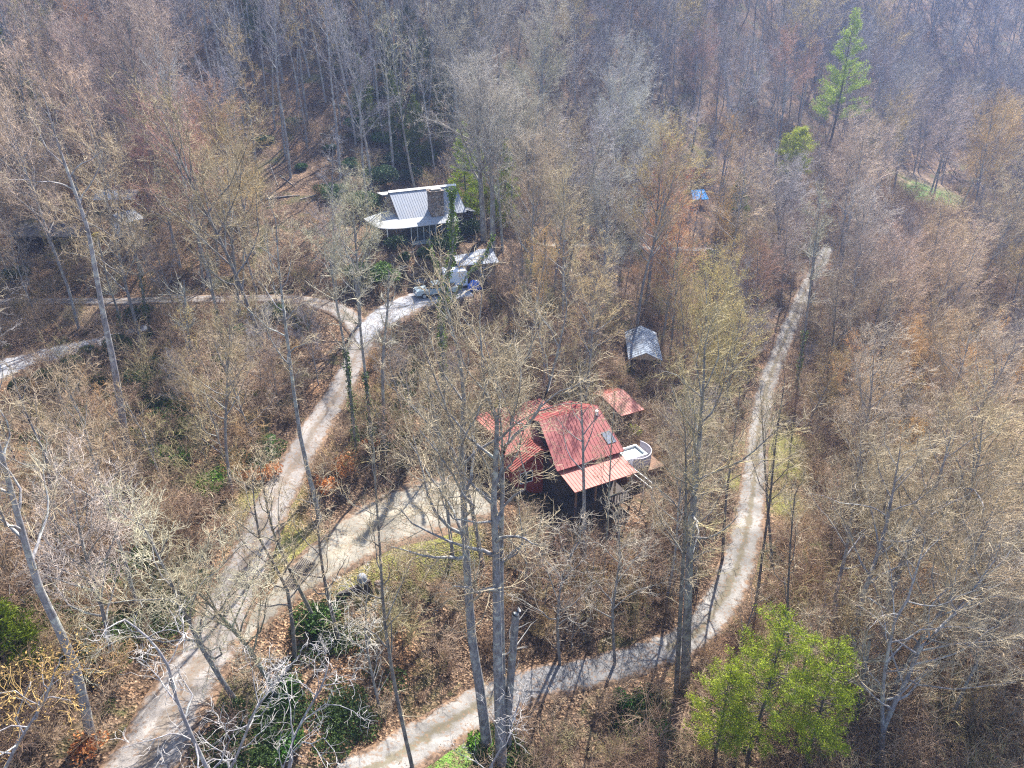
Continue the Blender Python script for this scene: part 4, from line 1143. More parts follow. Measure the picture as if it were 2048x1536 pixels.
H_([(760,1420),(740,1330),(730,1260),(735,1180)], 'small crooked pale tree on the leafy bank left of the thick trunks', .09, col=PALE, start=.3, spread=2.8, nlimb=11, dens=.9, gnarl=.18)
H_([(1120,1330),(1115,1250),(1125,1150),(1160,1080)], 'crooked pale-branched tree on the bank below the red porch', .13, col=(.46,.41,.34,1), start=.3, spread=4.0, nlimb=12, dens=.7, gnarl=.18)
H_([(1230,1330),(1225,1220),(1240,1120),(1235,1020)], 'bare tree between the red porch and the asphalt stretch', .13, col=(.48,.42,.33,1), start=.3, spread=3.8, nlimb=14, dens=.9, gnarl=.14)
H_([(1960,1420),(1950,1300),(1965,1180),(1990,1080)], 'pale twiggy tree at the right edge of the lower right woods', .16, col=(.52,.46,.38,1), start=.3, spread=4.8, nlimb=16, dens=1.0, gnarl=.14)
H_([(1580,1400),(1575,1250),(1580,1100),(1590,990)], 'dark thin tree standing behind the green pine tops', .11, tcol=(.55,.5,.5,1), start=.35, spread=3, nlimb=11, dens=.7)
H_([(1706,1010),(1725,890),(1742,793),(1748,700)], 'fan-crowned pale tree right of the grass patch on the lane', .2, tcol=(1.25,1.2,1.2,1), col=(.50,.42,.32,1), start=.25, spread=5.5, nlimb=20, dens=1.0)
H_([(1856,950),(1888,825),(1921,744),(1945,650)], 'leaning pale tree at the foot of the orange-leaved rise, left of a pair', .2, tcol=(1.25,1.2,1.2,1), col=(.52,.40,.26,1), start=.25, spread=5.5, nlimb=20, dens=1.0)
H_([(1882,1010),(1934,858),(1986,777),(2030,690)], 'leaning pale tree at the foot of the orange-leaved rise, right of a pair', .2, tcol=(1.3,1.25,1.25,1), col=(.52,.43,.33,1), start=.25, spread=5.5, nlimb=20, dens=1.0)
H_([(1700,650),(1712,560),(1722,480),(1728,420)], 'tall fan-crowned pale tree right of the far end of the lower lane', .24, col=(.50,.44,.38,1), start=.25, spread=6.5, nlimb=22, dens=1.0)
H_([(1560,520),(1556,440),(1552,380),(1550,340)], 'round-crowned grey tree left of the far end of the lower lane', .26, col=(.44,.40,.38,1), start=.25, spread=7, nlimb=22, dens=1.0)
H_([(720,650),(715,540),(708,450),(705,400)], 'broad olive-grey tree left of the stone steps', .22, col=(.46,.44,.30,1), start=.25, spread=5.5, nlimb=20, dens=1.0)
H_([(1545,1130),(1535,1010),(1528,900),(1522,800)], 'slender forked grey tree right beside the two-track lane', .14, tcol=(.8,.78,.78,1), start=.4, spread=3.6, nlimb=13, dens=.9, gnarl=.12)
H_([(1445,1120),(1452,1000),(1468,880),(1480,780)], 'slender grey tree on the inner side of the two-track lane', .14, tcol=(.75,.73,.72,1), start=.4, spread=3.6, nlimb=13, dens=.9, gnarl=.12)
# the broken snag in front
b, pth = stem_path([(1015,1500),(1018,1400),(1026,1300),(1032,1228)])
T = Tubes(); T.add(pth, [.27 - .06*i/len(pth) for i in range(len(pth))], 10)
T.add([pth[-1], pth[-1] + Vector((.18, .02, .25)), pth[-1] + Vector((.12, .05, .5))], [.18, .12, .02], 6)
sn = thing('dead_snag', 'broken dead trunk without crown right of the middle thick tree', 'dead tree', b)
o = link(bpy.data.objects.new('trunk', T.data('snag', M['bark'], True))); o.parent = sn; o.color = blu
C = Tubes(); r = random.Random(4)
for i in range(9):
    p = pth[r.randint(len(pth)//2, len(pth)-1)]; q = wander(r, p, perp(r, Vector((0,0,1)), 1.1), r.uniform(.8, 2.4), 5, .2, .05); C.add(q, [.05,.04,.03,.025,.018,.01], 4)
o = link(bpy.data.objects.new('branch_stubs', C.data('snag_br', M['twig']))); o.parent = sn; o.color = (.5,.47,.42,1)

# ghostly white branching trees close to the camera at the bottom
def white_tree(pix, label, depth, seed, r0=.17, **kw):
    base, path = stem_path(pix, depth)
    tm, cm = tree_meshes('white', seed, path=path, r0=r0, gnarl=.26, upness=.06, twig_r=.011, start=kw.get('start', .5), spread=kw.get('spread', 2.6), nlimb=kw.get('nlimb', 11), dens=kw.get('dens', .5), limb_el=(.1, .7), twk=4, leaf=kw.get('leaf', 0))
    o = thing('white_barked_tree', label, 'tree', base, 0, 'white barked trees nearest the viewer')
    t = link(bpy.data.objects.new('trunk', tm)); t.parent = o; t.color = (1.25, 1.25, 1.35, 1)
    c = link(bpy.data.objects.new('crown', cm)); c.parent = o; c.color = kw.get('col', (.50, .47, .44, 1))
white_tree([(430,1570),(385,1475),(352,1395),(335,1330),(295,1275),(250,1240)], 'gnarled white-barked tree overhanging the lower end of the main road', 17, 31, .14)
white_tree([(575,1560),(590,1470),(640,1380),(655,1335)], 'gnarled white-barked tree right of the road end at the bottom edge', 18, 32, .11, spread=2.8)
white_tree([(470,1520),(500,1440),(540,1380),(600,1310)], 'low forked white-barked tree at the bottom left of centre', 18, 33, .09, spread=2.2)
white_tree([(-30,1600),(40,1480),(90,1400),(110,1340)], 'white-barked tree holding golden dry leaves in the lower left corner', 19, 34, .10, spread=2.8, leaf=.8, col=(.50,.34,.13,1))
white_tree([(930,1620),(1000,1500),(1040,1400)], 'small pale branching tree at the foot of the thick trunks', 22, 35, .07, spread=2.2, nlimb=8)

# ---------------------------------------------------------------- scattered forest
def road_dist(x, y):
    best = 99
    for k, (S, mk, lf) in roads.items():
        for s in S[::4]:
            d = math.hypot(x - s[0], y - s[1]) - s[3]/2
            if d < best: best = d
    return best
CLEAR = [(RH.x+1, RH.y+6, 10.5), (WH.x+2, WH.y+4, 10.5), (at(955,562).x, at(955,562).y+1.5, 4.5), (at(1288,752).x, at(1288,752).y+2.5, 4.5), (at(212,446).x, at(212,446).y+3, 5),
         (at(240,474).x, at(240,474).y+1, 4), (at(105,505).x, at(105,505).y+2, 7), (at(1362,362).x, at(1362,362).y+3, 7), (at(1400,412).x, at(1400,412).y+1, 3.5), (at(1850,372).x, at(1850,372).y, 10), (at(880,1050).x, at(880,1050).y, 7)]
# protected sight lines: px0, py0, px1, py1, far distance Y, chance to let a tree through
SIGHT = [(315,895,455,1010,at(380,985).y,.1),(1600,1090,1700,1220,at(1650,1215).y,.2),(1540,235,1615,350,at(1578,372).y-1,.0),(1610,20,1700,230,at(1650,330).y-1,.0),(915,250,1040,470,86,.1),(1230,640,1335,760,at(1288,752).y+4,.0),(800,490,870,580,83,.0),(945,790,1290,1000,60,.0),(725,370,935,490,92,.05),(838,500,995,610,84,.02),(170,400,270,485,100,.04),
         (1385,390,1415,415,150,.0),(560,640,740,1060,60,.30),(1470,560,1640,1150,80,.10),(700,580,940,680,80,.30),(300,590,720,625,80,.22),(0,590,300,620,80,.3),(0,650,310,770,70,.02),
         (640,940,960,1170,50,.12),(250,1060,520,1536,36,.0),(700,1290,1400,1536,36,.0),(1795,340,1900,415,184,.0),(1130,480,1480,510,120,.5),(400,1130,760,1300,40,.1),(540,200,820,420,112,.10),
         (1560,840,1600,960,60,.3),(850,1060,1000,1130,50,.3)]
rt = random.Random(77)
def allowed(x, y, z, H, sp):
    top = proj((x, y, z + H)); cb = proj((x, y, z + H * .42)); bs = proj((x, y, z))
    if not top or not cb or not bs: return False
    if top[0] < -350 or top[0] > 2400: return False
    hw = sp * F / cb[2] * .75
    x0, x1 = cb[0] - hw, cb[0] + hw; y0, y1 = top[1], cb[1]
    for a, b_, c, d, Y, ch in SIGHT:
        if y < Y and x1 > a and x0 < c:
            if (y1 > b_ and y0 < d) and rt.random() > ch: return False
            if a - 6 < bs[0] < c + 6 and y0 < d and bs[1] > b_ and rt.random() > max(ch, .15): return False
    return True
cells = {}
def spaced(x, y, s):
    i, j = int(x // 4), int(y // 4); k = int(s // 4) + 1
    for a in range(i-k, i+k+1):
        for b_ in range(j-k, j+k+1):
            for q in cells.get((a, b_), ()):
                if (q[0]-x)**2 + (q[1]-y)**2 < s*s: return False
    cells.setdefault((i, j), []).append((x, y)); return True
for o, b, p in heroes: spaced(b.x, b.y, .1)
forest = []
tries = 26000
for _ in range(tries):
    y = 14 + 330 * rt.random() ** 1.25
    hw = 22 + y * .80
    x = rt.uniform(-hw, hw)
    s = 3.4 + (0 if y < 60 else min(1.6, (y - 60) * .03))
    if y > 112: s = 6.6
    if y > 220: s = 6.8
    z = hgt(x, y)
    b = proj((x, y, z))
    if b and 420 < b[0] < 1000 and b[1] < 300: s = 4.6
    if y < 30: continue
    if not b or b[0] < -250 or b[0] > 2300: continue
    if y > 150 and b[1] < -330: continue
    if any((x-cx)**2 + (y-cy)**2 < r_*r_ for cx, cy, r_ in CLEAR): continue
    if y < 130 and road_dist(x, y) < .7: continue
    kind = 'big'
    rr = rt.random()
    cc = proj((x, y, z + 12)); col, lf = tint(cc[0], cc[1], rt) if cc else ((.4,.36,.3,1), 0)
    if lf: kind = 'leafy'
    elif rr < (.34 if y < 95 else .15): kind = 'small'
    if 420 < b[0] < 900 and -80 < b[1] < 430 and kind != 'leafy': kind = 'pole'
    H = {'pole': rt.uniform(20, 27), 'big': rt.uniform(17, 26), 'leafy': rt.uniform(12, 18), 'small': rt.uniform(6.5, 12)}[kind]
    if y < 60 and kind == 'big': H *= .85
    if (b[0] > 1480 and 40 < y < 130): H *= .72
    if y > 112 and kind == 'big': H = rt.choice([rt.uniform(14, 19), rt.uniform(20, 26), rt.uniform(23, 28)])
    if not allowed(x, y, z, H, H * .2): continue
    if not spaced(x, y, s): continue
    forest.append((x, y, z, kind, H, col))
# what stands where: named neighbourhoods for the labels
AREAS = [(520,40,'at the top edge left of centre'),(760,40,'at the top edge above the ravine'),(460,220,'on the left part of the leafy slope'),(660,230,'beside the upper ravine rim'),(820,230,'inside the dark ravine'),(860,330,'behind the white roofed house'),(560,300,'on the leafy slope left of the white house'),(200,380,'above the outbuildings at far left'),(60,540,'between the dark barn and the upper road'),
 (350,540,'above the upper road left of the stone steps'),(700,480,'left of the white roofed house porch'),(230,850,'below the left side driveway'),(450,850,'left of the main road bend'),(120,1100,'on the ivy bank at lower left'),
 (560,740,'left of the main road'),(800,750,'between the main road and the red roof'),(1050,650,'behind the red roofed house'),(1130,400,'right of the white roofed house'),(1200,560,'above the steel carport'),
 (1400,560,'between the steel carport and the lower lane'),(1400,820,'left of the lower lane'),(1350,1050,'right below the red roofed house'),(1130,1200,'on the bank below the red roofed house'),
 (800,1280,'on the bank below the timber wall'),(1680,700,'right of the far lower lane'),(1900,620,'on the orange-leaved rise at far right'),(1650,980,'beside the grass patch right of the lane'),(1880,950,'in the thicket at middle right'),
 (1900,1250,'in the lower right corner woods'),(1620,420,'around the small round pine'),(1350,300,'around the far dark roofed house'),(1800,440,'before the bright green bank'),(1950,300,'beyond the bright green bank'),
 (1700,200,'beside the tall light green pine'),(1300,150,'on the hazy slope at top centre'),(1000,120,'at the top of the dark ravine'),(300,120,'on the upper left slope'),(700,150,'along the upper ravine edge'),(1950,100,'in the hazy top right corner'),
 (1500,1400,'beside the green pine at lower right'),(1000,1480,'below the lower lane at bottom centre'),(620,1420,'right of the road end at bottom')]
def area(px, py):
    return min(AREAS, key=lambda a: (a[0]-px)**2 + (a[1]-py)**2 * 1.3)[2]
def score(f):
    p = proj((f[0], f[1], f[2] + f[4] * .5))
    if p[0] < -60 or p[0] > 2110: return 0
    t = proj((f[0], f[1], f[2] + f[4]))
    if p[1] < -60 : return 0
    return f[4] / p[2]
forest.sort(key=lambda f: -score(f))
NIND = 262
KN = {'pole': ('bare_tree', 'x'), 'big': ('bare_tree', 'tall bare grey'), 'leafy': ('budding_tree', 'dry-leaved'), 'small': ('young_tree', 'young slender bare')}
used = {}
rows = []
for f in forest[:NIND]:
    x, y, z, kind, H, col = f
    c = proj((x, y, z + H * .65)); rows.append((f, c, area(c[0], c[1])))
hue = lambda c: 'rust-red' if c[0] > 1.75*c[1] else ('golden' if c[2] < .58*c[1] else ('olive-grey' if c[2] < .76*c[1] else ('pinkish grey' if c[0] > 1.14*c[1] else 'grey')))
bykey = {}
for f, c, ar in rows: bykey.setdefault((f[3], ar), []).append((f, c))
ORD = ['leftmost','second','third','fourth','fifth','sixth','seventh','eighth','ninth','tenth','eleventh','twelfth','thirteenth','fourteenth','fifteenth','sixteenth','seventeenth','eighteenth','nineteenth','twentieth']
k = 0
for (kind, ar), lst in bykey.items():
    lst.sort(key=lambda q: q[1][0])
    for i, (f, c) in enumerate(lst):
        x, y, z, kind, H, col = f
        src = {'big': PROTO, 'pole': POLE, 'leafy': LEAFY, 'small': SMALL}[kind]
        pr_ = src[k % len(src)]; k += 1
        nm, ad = KN[kind]
        h = hue(col)
        ad2 = {'bare_tree': 'high-crowned %s tree' if kind == 'pole' else 'tall bare %s tree', 'budding_tree': 'dry-leaved %s tree', 'young_tree': 'slim young %s tree'}[nm] % h
        n = len(lst)
        if n == 1: lab = ad2 + ' ' + ar
        elif i == n - 1: lab = ad2 + ' ' + ar + ', rightmost there'
        elif i == 0: lab = ad2 + ' ' + ar + ', leftmost there'
        else: lab = ad2 + ' ' + ar + ', ' + (ORD[i] if i < 20 else 'number %d' % (i + 1)) + ' from left'
        w = lab.split()
        if len(w) > 16: lab = ' '.join(lab.replace('with sparse', 'with').replace('of its kind ', '').split()[:])
        tk_ = rt.uniform(.8, 1.35)
        place_tree(pr_, (x, y, z - .1), rt.uniform(0, 6.28), H / pr_[0], col, nm, lab, {'big': 'bare trees of the woods', 'pole': 'tall straight trees on the open slope', 'leafy': 'dry-leaved trees of the woods', 'small': 'young trees of the woods'}[kind],
                   (tk_, tk_, tk_ * 1.03, 1), (rt.gauss(0, .035), rt.gauss(0, .035)))

# ---------------------------------------------------------------- masses nobody could count: geometry-node scatters
def proto_coll(name, pairs):
    """pairs: list of lists of meshes joined into one object each; never linked to the scene"""
    c = bpy.data.collections.new(name)
    for i, ms in enumerate(pairs):
        Vs = []; Fs = []; mi = []; mats = []; off = 0
        for me in ms:
            v = np.empty(len(me.vertices)*3, np.float32); me.vertices.foreach_get('co', v)
            n = len(me.polygons); l = np.empty(len(me.loops), np.int32); me.loops.foreach_get('vertex_index', l)
            m_ = np.empty(n, np.int32); me.polygons.foreach_get('material_index', m_)
            Vs.append(v.reshape(-1, 3)); Fs.append(l.reshape(n, -1) + off); mi.append(m_ + len(mats)); mats += list(me.materials); off += len(v)//3
        o = bpy.data.objects.new('%s_%02d' % (name, i), np_mesh(name, np.concatenate(Vs), np.concatenate(Fs), mats, np.concatenate(mi)))
        c.objects.link(o)
    return c
def scatter(name, label, cat, coll, pts, group=None):
    """pts: list of (x,y,z, rz, scale, index, tiltx, tilty)"""
    A = np.array(pts, float)
    me = bpy.data.meshes.new(name); me.vertices.add(len(A)); me.vertices.foreach_set('co', A[:, :3].astype(np.float32).ravel())
    a = me.attributes.new('rot', 'FLOAT_VECTOR', 'POINT'); a.data.foreach_set('vector', np.stack([A[:,6], A[:,7], A[:,3]], 1).astype(np.float32).ravel())
    a = me.attributes.new('scl', 'FLOAT', 'POINT'); a.data.foreach_set('value', A[:,4].astype(np.float32))
    a = me.attributes.new('idx', 'INT', 'POINT'); a.data.foreach_set('value', A[:,5].astype(np.int32))
    o = link(bpy.data.objects.new(name, me))
    ng = bpy.data.node_groups.new(name, 'GeometryNodeTree')
    ng.interface.new_socket('Geometry', in_out='INPUT', socket_type='NodeSocketGeometry'); ng.interface.new_socket('Geometry', in_out='OUTPUT', socket_type='NodeSocketGeometry')
    gi = ng.nodes.new('NodeGroupInput'); go = ng.nodes.new('NodeGroupOutput')
    mp = ng.nodes.new('GeometryNodeMeshToPoints'); ip = ng.nodes.new('GeometryNodeInstanceOnPoints')
    ci = ng.nodes.new('GeometryNodeCollectionInfo'); ci.inputs['Collection'].default_value = coll
    ci.inputs['Separate Children'].default_value = True; ci.inputs['Reset Children'].default_value = True
    ip.inputs['Pick Instance'].default_value = True
    def attr(nm, t):
        n = ng.nodes.new('GeometryNodeInputNamedAttribute'); n.data_type = t; n.inputs['Name'].default_value = nm
        return n.outputs['Attribute']
    ng.links.new(gi.outputs[0], mp.inputs['Mesh']); ng.links.new(mp.outputs[0], ip.inputs['Points']); ng.links.new(ci.outputs[0], ip.inputs['Instance'])
    ng.links.new(attr('rot', 'FLOAT_VECTOR'), ip.inputs['Rotation']); ng.links.new(attr('scl', 'FLOAT'), ip.inputs['Scale']); ng.links.new(attr('idx', 'INT'), ip.inputs['Instance Index'])
    ng.links.new(ip.outputs[0], go.inputs[0])
    md = o.modifiers.new('scatter', 'NODES'); md.node_group = ng
    tag(o, label, cat, group, 'stuff')
    return o
far_c = proto_coll('far_wood_kind', [[a[1], a[2]] for a in FARP])
pts = [(x, y, z - .2, rt.uniform(0, 6.28), H / FARP[i % 4][0] * (1 if kind != 'small' else 1.1), i % 4, rt.gauss(0, .03), rt.gauss(0, .03)) for i, (x, y, z, kind, H, col) in enumerate(forest[NIND:])]
scatter('far_woods', 'bare grey winter woods covering the slopes and far hills', 'woods', far_c, pts)

# brush: multi-stemmed leafless shrubs
def brush_mesh(seed, H=2.2, stems=9, dens=1.0, rad_=.011):
    r = random.Random(seed); C = Tubes()
    for s in range(stems):
        az = r.uniform(0, 6.28); el = r.uniform(.7, 1.45)
        d = Vector((math.cos(az)*math.cos(el), math.sin(az)*math.cos(el), math.sin(el)))
        q = wander(r, Vector((r.gauss(0,.2), r.gauss(0,.2), -.1)), d, H * r.uniform(.6, 1.1), 5, .12, .02)
        C.add(q, [rad_*2, rad_*1.8, rad_*1.5, rad_*1.2, rad_, rad_*.6], 3)
        for _ in range(int(8 * dens)):
            k = r.randint(1, 4); p = q[k].lerp(q[k+1], r.random()); l = H * r.uniform(.15, .4)
            t = wander(r, p, perp(r, (q[k+1]-q[k]).normalized(), r.uniform(.4, 1.0)), l, 3, .2, .02)
            C.add(t, [rad_, rad_*.9, rad_*.75, rad_*.5], 3)
            for _ in range(3):
                k2 = r.randint(0, 2); p2 = t[k2].lerp(t[k2+1], r.random())
                u = wander(r, p2, perp(r, (t[k2+1]-t[k2]).normalized(), r.uniform(.4, 1.0)), l * .5, 2, .2, .02)
                C.add(u, [rad_*.75, rad_*.6, rad_*.4], 3)
    return C
bm_ = [[brush_mesh(500+i, H, st_, 1.0).data('brush', M['twig_shrub'])] for i, (H, st_) in enumerate([(1.6, 9), (2.4, 10), (3.2, 10), (1.2, 12), (2.0, 14), (4.4, 9), (5.4, 8)])]
brush_c = proto_coll('brush_kind', bm_)
pts = []
rb = random.Random(9)
n_b = 0
while n_b < 7500:
    y = 16 + 175 * rb.random() ** 1.1; x = rb.uniform(-(14 + y*.78), 14 + y*.78)
    z = hgt(x, y); b = proj((x, y, z))
    if not b or b[0] < -120 or b[0] > 2170 or b[1] < -150: continue
    dens = .45 + .55 * mnoise.noise(Vector((x*.06, y*.06, 4)))
    if b[0] > 1560 and y > 30: dens += .6
    if b[0] < 700 and b[1] > 850: dens -= .12
    if 480 < b[0] < 840 and b[1] < 430: dens -= .5
    if b[1] < 200: dens -= .3
    if 520 < b[0] < 1000 and b[1] > 1150: dens -= .25
    if rb.random() > dens: continue
    if any((x-cx)**2 + (y-cy)**2 < (r_*.72)**2 for cx, cy, r_ in CLEAR): continue
    if y < 130 and road_dist(x, y) < .9: continue
    gi_ = int((x-GX0)/GS); gj = int((y-GY0)/GS)
    if 0 <= gi_ < nx and 0 <= gj < ny and (grass[gj, gi_] > .3 or lush[gj, gi_] > .2): continue
    pts.append((x, y, z, rb.uniform(0, 6.28), rb.uniform(.6, 1.25), rb.randint(0, 6) if (b[0] > 1560 or rb.random() < .25) else rb.randint(0, 4), rb.gauss(0, .12), rb.gauss(0, .12))); n_b += 1
scatter('underbrush', 'tangled leafless brush covering the forest floor between the roads', 'brush', brush_c, pts)

thk = []
for i in range(4):
    tm_, cm_ = tree_meshes('thicket%d' % i, 450+i, [6,7.5,5,8][i], .06, .15, [2.2,2.4,1.9,2.6][i], 13, .85, .12, upness=.12, mat_c='twig_shrub', top_r=.015)
    thk.append([tm_, cm_])
thk_c = proto_coll('thicket_kind', thk)
pts = []; n_b = 0
while n_b < 620:
    y = 30 + 110 * rb.random(); x = rb.uniform(-(10 + y*.75), 10 + y*.75); z = hgt(x, y); b = proj((x, y, z))
    if not b or b[0] < -80 or b[0] > 2130: continue
    w_ = .25
    if b[0] > 1600: w_ = 1.0
    elif 980 < b[0] < 1500 and 560 < b[1] < 900: w_ = .8
    elif b[0] < 560 and b[1] > 650: w_ = .35
    elif 1000 < b[0] < 1420 and b[1] > 1000: w_ = .6
    if 480 < b[0] < 860 and b[1] < 440: w_ = .05
    if rb.random() > w_ or any((x-cx)**2 + (y-cy)**2 < (r_*.8)**2 for cx, cy, r_ in CLEAR) or road_dist(x, y) < 1.2: continue
    if not allowed(x, y, z, 6.5, 2.0): continue
    pts.append((x, y, z - .1, rb.uniform(0, 6.28), rb.uniform(.7, 1.25), rb.randint(0, 3), rb.gauss(0, .08), rb.gauss(0, .08))); n_b += 1
scatter('sapling_thicket', 'dense thicket of tan leafless saplings filling the gaps between the taller trees', 'thicket', thk_c, pts)

# ivy / green undergrowth patches
def clump_mesh(seed, n, R_, hgt_, size, mat, mound=True):
    g = np.random.default_rng(seed)
    a = g.uniform(0, 6.283, n); rr = R_ * np.sqrt(g.uniform(0, 1, n)); h = hgt_ * g.uniform(0, 1, n) ** .7 * (1 - (rr/R_)**2 * .8)
    P = np.stack([rr*np.cos(a), rr*np.sin(a), h], 1)
    V, Fq = cards(P, size, seed, 1, .03)
    return np_mesh('clump', V, Fq, mat)
ivy_c = proto_coll('ivy_kind', [[clump_mesh(600+i, 420, 1.0, .45 + .2*i, .07, M['ivy'])] for i in range(3)])
pts = []
IVY = [(200,1250,130,170,1.0),(60,1270,60,60,1.0),(330,1190,70,70,.7),(560,1420,130,100,.6),(700,1450,110,70,.35),(480,1500,70,60,.7),(330,790,100,70,.8),(200,730,140,50,.7),(440,830,90,60,.6),(320,880,80,50,.6),
       (820,740,80,80,.8),(790,830,80,60,.6),(720,200,60,40,.5),(1900,860,120,80,.2),(1650,1180,60,80,.4),(1460,1480,90,60,.6),(1290,1420,60,60,.5),(1000,1510,60,40,.6),(650,1260,60,60,.5),(560,620,60,50,.6),(500,920,60,50,.6),(100,880,120,60,.3)]
for cx, cy, rx, ry, d in IVY:
    for _ in range(int(60 * d)):
        px = cx + rb.gauss(0, .5) * rx; py = cy + rb.gauss(0, .5) * ry
        if not (-60 < px < 2110 and 0 < py < 1640): continue
        q = at(px, py)
        if road_dist(q.x, q.y) < .7 or any((q.x-c0)**2 + (q.y-c1)**2 < (r_*.6)**2 for c0, c1, r_ in CLEAR): continue
        pts.append((q.x, q.y, q.z - .03, rb.uniform(0, 6.28), rb.uniform(.5, 1.3), rb.randint(0, 2), 0, 0))
scatter('ground_ivy', 'dark green ivy and low evergreen ground cover in patches under the trees', 'ground cover', ivy_c, pts)

# fallen leaves lying loose on the near forest floor
lp = []
while len(lp) < 110000:
    y = 15 + 75 * nrg.random() ** 1.3; x = nrg.uniform(-(12+y*.78), 12 + y*.78)
    if GX0 < x < GX1:
        lp.append((x, y, hgt(x, y) + .03))
lp = np.array(lp)
# keep most leaves off the wheel tracks
keep = np.ones(len(lp), bool)
for k_, (S, mk, lf) in roads.items():
    for s in S[::3]:
        d = np.hypot(lp[:,0]-s[0], lp[:,1]-s[1]); keep &= ~((d < s[3]*.42) & (nrg.random(len(lp)) < .55))
lp = lp[keep]; lp[:, 2] += .03
V_, F_ = cards(lp, .062, 3, 1, .01, .6)
lo = link(bpy.data.objects.new('fallen_leaves', np_mesh('fallen_leaves', V_, F_, M['dry_leaf'])))
tag(lo, 'brown fallen leaves lying loose over the near forest floor', 'leaves', None, 'stuff')

# ---------------------------------------------------------------- evergreens
def conifer(seed, H, R_, r0, base=.15, whorls=22, nbr=6, droop=-.1, size=.16, density=16, mat='needle', shape='cone', tipc=True, up=.05):
    r = random.Random(seed); T = Tubes(); pts = []; n = 9
    P = [Vector((0,0,-.4))] + wander(r, Vector((0,0,0)), Vector((0,0,1)), H, n, .02, .05)
    T.add(P, [max(.02, r0 * (1 - i/(n+1.2))) for i in range(n+2)], 8)
    for w_ in range(whorls):
        t = base + (1 - base) * w_ / whorls; k = min(int(t*n), n-1); p = P[1+k].lerp(P[2+k] if 2+k < len(P) else P[-1], t*n-k)
        if shape == 'cone': L0 = R_ * (1 - t) ** .8 + .15
        else: L0 = R_ * math.sin(math.pi * min(1, (t - base) / (1 - base) * .82 + .18)) ** .7
        for j in range(nbr):
            if r.random() < .12: continue
            az = r.uniform(0, 6.28); l = L0 * r.uniform(.6, 1.15)
            d = Vector((math.cos(az), math.sin(az), droop + .5 * t + r.gauss(0, .08)))
            q = wander(r, p, d, l, 4, .08, up)
            T.add(q, [.035, .028, .02, .014, .007], 3)
            for m_ in range(int(density * l)):
                s_ = r.uniform(.25, 1) ** .8; kk = min(int(s_*4), 3); c = q[kk].lerp(q[kk+1], s_*4-kk)
                side = perp(r, (q[kk+1]-q[kk]).normalized(), 1.2) * r.uniform(0, .42) * min(1, l*.5) * (1.15 - s_*.6)
                pts.append(tuple(c + Vector((side.x, side.y, side.z*.35))))
    return T.data('conifer_trunk', M['bark_dark'], True), pts
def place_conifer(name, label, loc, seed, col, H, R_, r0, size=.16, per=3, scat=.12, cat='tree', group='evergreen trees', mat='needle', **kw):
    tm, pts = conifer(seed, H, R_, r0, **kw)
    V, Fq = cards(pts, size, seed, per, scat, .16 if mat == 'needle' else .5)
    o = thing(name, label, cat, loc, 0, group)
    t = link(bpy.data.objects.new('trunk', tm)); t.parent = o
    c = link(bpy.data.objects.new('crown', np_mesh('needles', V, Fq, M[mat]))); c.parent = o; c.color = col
    return o
def pine(label, px, py, seed, H, R_, col, r0=.15, **kw):
    return place_conifer('pine_tree', label, at(px, py), seed, col, H, R_, r0, **kw)
YG = (1.35, 1.45, 1.0, 1)
kw = dict(size=.09, per=8, scat=.10, base=.25, whorls=22, nbr=6, droop=.08, density=12, shape='round')
pine('largest yellow-green pine, spreading before the lane bend at lower right', 1490, 1540, 51, 14, 3.3, YG, **kw)
pine('yellow-green pine touching the right side of the largest one', 1600, 1560, 52, 12.5, 2.6, (1.25,1.35,.9,1), **kw)
pine('smaller yellow-green pine touching the left side of the largest one', 1425, 1540, 53, 10, 2.3, (1.4,1.45,1.0,1), **kw)
pine('small round-topped bright green pine before the hazy slope', 1578, 372, 54, 12, 4.4, (1.9,1.8,1.2,1), size=.22, per=7, scat=.22, base=.15, whorls=16, nbr=7, droop=.1, density=9, shape='round')
pine('tall light green pine standing above the grey crowns on the hazy slope', 1650, 330, 55, 34, 10, (1.45,1.65,1.9,1), r0=.4, size=.24, per=6, scat=.25, base=.3, whorls=26, nbr=6, droop=.12, density=6)  # bluish crown tint: distance haze painted into the needle colour
HM = (.8, .95, .9, 1)
hk = dict(size=.16, per=6, scat=.14, base=.05, whorls=24, nbr=7, droop=-.15, density=10)
